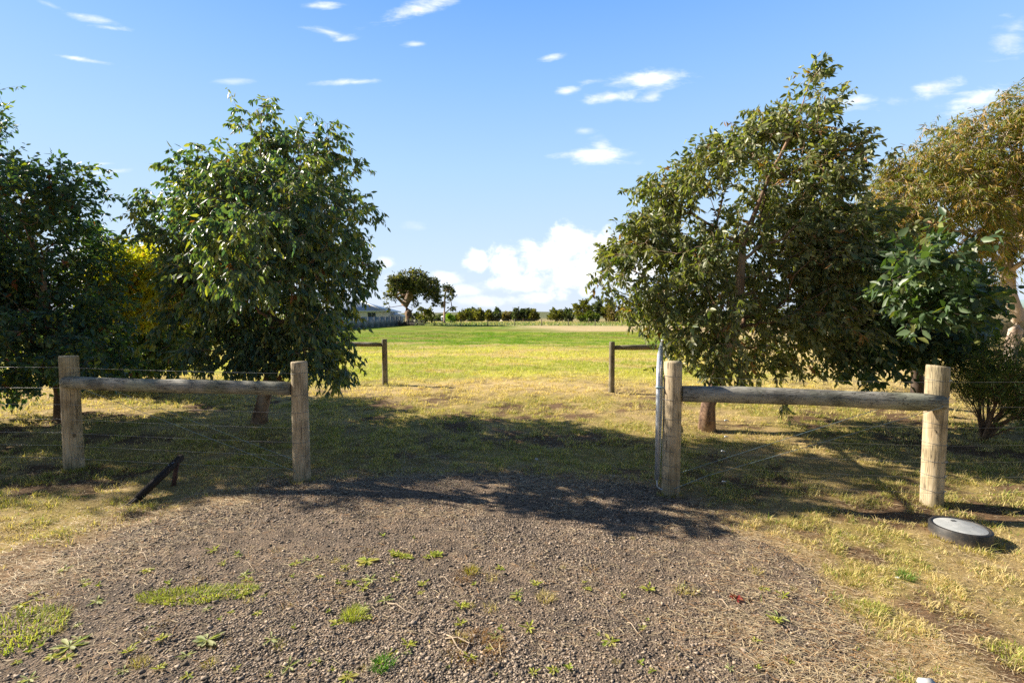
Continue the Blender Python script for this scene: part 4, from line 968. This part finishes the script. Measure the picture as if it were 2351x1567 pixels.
# ------------------------------------------------------------------ buildings
def buildings():
    roofm = simple('grey_steel_roof', (.46, .53, .62), .45, .2, 3, .06, 0); wallm = simple('cream_render', (.88, .80, .66), .9, 0, 3, .05, 0)
    dark = simple('window_glass_dark', (.03, .04, .05), .15, 0, 3, .1, 0); white = simple('white_trim', (.72, .73, .75), .6, 0, 3, .05, 0)
    x1 = (882-CX)/F*78; x0 = x1-17; y0, y1 = 78.0, 90.0; ze = 2.35; t = thing('house', 'cream house with grey hipped roof behind the metal fence', 'house', (x1-8, 84, 0))
    mb = MB(); mb.box((x0+.5, y0+.5, -.1), (x1-.5, y1-.5, ze)); part('wall', mb, wallm, t)
    mb = MB(); zr = 4.2; m = 5.9
    V = [(x0, y0, ze), (x1, y0, ze), (x1, y1, ze), (x0, y1, ze), (x0+m, y0+m, zr), (x1-m, y0+m, zr), (x1-m, y1-m, zr), (x0+m, y1-m, zr)]
    V += [(x, y, ze-.18) for x, y, z in V[:4]]
    mb.add(V, [(0,1,5,4),(1,2,6,5),(2,3,7,6),(3,0,4,7),(4,5,6,7),(0,8,9,1),(1,9,10,2),(2,10,11,3),(3,11,8,0),(8,11,10,9)]); part('roof', mb, roofm, t)
    mb = MB()
    for a, b in (((x1+.02, y0-.02, ze-.05), (x0, y0-.02, ze-.05)), ((x1+.02, y0, ze-.05), (x1+.02, y1, ze-.05)), ((x1, y0, ze+.04), (x1-m, y0+m, zr+.04))): mb.beam(a, b, .14, .14)
    part('gutter', mb, white, t)
    for wx in (-2.1, -6.6, -11.0):
        mb = MB(); mb.box((x1+wx-.7, y0+.44, 1.25), (x1+wx+.7, y0+.52, 2.1)); w = part('window', mb, white, t)
        for k in (0, 1):
            p = MB(); p.box((x1+wx-.63+k*.66, y0+.41, 1.31), (x1+wx-.03+k*.66, y0+.47, 2.04)); part('pane', p, dark, w)
    # white pergola roof right of the house
    c = A(905, 722, 84); t = thing('carport', 'small white gabled carport between the house and the spreading gum', 'carport', (c[0], 84, 0))
    mb = MB(); w = 1.25; z0 = A(905, 727, 84)[2]; z1 = A(905, 718.5, 84)[2]
    mb.add([(c[0]-w, 83, z0+.25), (c[0]+w, 83, z0+.25), (c[0]+w, 87, z0+.25), (c[0]-w, 87, z0+.25), (c[0]-.25, 85, z1+.1), (c[0]+.25, 85, z1+.1), (c[0]-w, 83, z0), (c[0]+w, 83, z0), (c[0]+w, 87, z0), (c[0]-w, 87, z0)],
           [(0,1,5,4),(2,3,4,5),(0,6,7,1),(1,7,8,2),(2,8,9,3),(3,9,6,0)], [(1,2,5),(3,0,4)]); part('roof', mb, white, t)
    for dx in (-w+.1, w-.1):
        for yy in (83.1, 86.9):
            mb = MB(); mb.box((c[0]+dx-.06, yy-.06, -.1), (c[0]+dx+.06, yy+.06, z0)); part('post', mb, white, t)
    # grey sheet metal fence
    t = thing('metal_fence', 'dark grey sheet metal fence running beside the house', 'fence', (-18.4, 60, 0)); fm = simple('grey_sheet_metal', (.13, .17, .21), .5, .1, 5, .08, 0)
    a = np.array([-19.4, 48.]); b = np.array([-17.9, 80.]); n = 13
    for i in range(n):
        p = a+(b-a)*i/n; q = a+(b-a)*(i+1)/n; mb = MB(); z = 1.42
        k = 1
        for j in range(k):
            u, v = p+(q-p)*j/k, p+(q-p)*(j+1)/k; o_ = .03 if j % 2 else 0
            mb.beam((u[0]+o_, u[1], z/2), (v[0]+o_, v[1], z/2), .02, z, (0, 0, 1))
        part('panel', mb, fm, t); mb = MB(); mb.box((p[0]-.035+.04, p[1]-.035, -.1), (p[0]+.035+.04, p[1]+.035, 1.47)); part('post', mb, fm, t)
    # white sheds far off
    for px, w, Y, yt, nm, lab in ((1158,11,190,733,'shed','long low pale blue shed on the horizon below the flat topped tree'), (1191,6,185,736,'shed','tiny white shed below the dark tree cluster'), (955,7,100,728,'shed','white shed roof between the spreading gum and the olive bush'), (1018,5,130,735,'shed','small grey shed left of the bright green bush')):
        c = A(px, yt, Y); ww = w*Y/F; z = gz1(c[0], Y); h = max(c[2]-z, 1.5); t = thing(nm, lab, 'shed', (c[0], Y, z))
        mb = MB(); mb.box((c[0]-ww, Y, z-.2), (c[0]+ww, Y+5, z+h*.72)); part('wall', mb, wallm if px != 1018 else fm, t)
        mb = MB(); mb.add([(c[0]-ww-.2, Y-.2, z+h*.72+.005), (c[0]+ww+.2, Y-.2, z+h*.72+.005), (c[0]+ww+.2, Y+5.2, z+h*.72+.005), (c[0]-ww-.2, Y+5.2, z+h*.72+.005), (c[0]-ww-.2, Y+2.5, z+h), (c[0]+ww+.2, Y+2.5, z+h)],
                         [(0,1,5,4),(2,3,4,5),(0,3,2,1)], [(1,2,5),(3,0,4)]); part('roof', mb, white, t)
    # building behind the big gum
    Y = 36; c0 = A(2215, 704, Y); c1 = A(2560, 704, Y); t = thing('house', 'low house with pale green roof behind the large old gum tree', 'house', (c1[0]-3, Y, 0))
    ze = c0[2]; mb = MB(); mb.box((c0[0]+.6, Y+.5, -.1), (c1[0], Y+8, ze)); part('wall', mb, simple('olive_brick', (.30, .26, .17), .9, 0, 4, .15, 0), t)
    mb = MB(); mb.add([(c0[0], Y, ze-.15), (c1[0], Y, ze-.15), (c0[0], Y, ze), (c1[0], Y, ze), (c0[0]+2, Y+5, ze+.7), (c1[0], Y+5, ze+.7), (c0[0], Y+10, ze), (c1[0], Y+10, ze), (c0[0], Y+10, ze-.15), (c1[0], Y+10, ze-.15)],
                     [(0,1,3,2),(2,3,5,4),(4,5,7,6),(0,2,6,8),(6,7,9,8),(0,8,9,1)], [(2,4,6)]); part('roof', mb, simple('pale_green_steel', (.38, .50, .45), .4, .2, 3, .05, 0), t)
    # low dark strip, a beam standing in for a dark band at the back right
    t0 = G(1880, 818); t1 = G(2560, 820); mb = MB(); mb.beam((t0[0], t0[1], .11), (t1[0], t1[1], .11), .12, .28); o = link('low_dark_strip', mb.mesh('low_dark_strip', False, (t0[0], t0[1], 0)), M['darkwood']); o.location = (t0[0], t0[1], 0)
    props(o, 'long low dark strip behind the broad leaved tree', 'garden edging')
    # brush pile under the spreading gum
    rg = np.random.default_rng(5); mb = MB(); c = G(938, 747)
    for k in range(160):
        p = c+np.array([rg.normal(0, 1.3), rg.normal(0, .8), 0]); p[2] = abs(rg.normal(0, .22)); d = unit(rg.normal(0, 1, 3)*[1, 1, .35]); mb.tube([p, p+d*rg.uniform(.4, 1.1)], rg.uniform(.02, .06), 4, cap=False)
    o = link('brush_pile', mb.mesh('brush_pile', False, tuple(c)), M['bark_dark']); o.location = c; props(o, 'pile of fallen branches at the foot of the spreading gum', 'brush pile')
buildings()
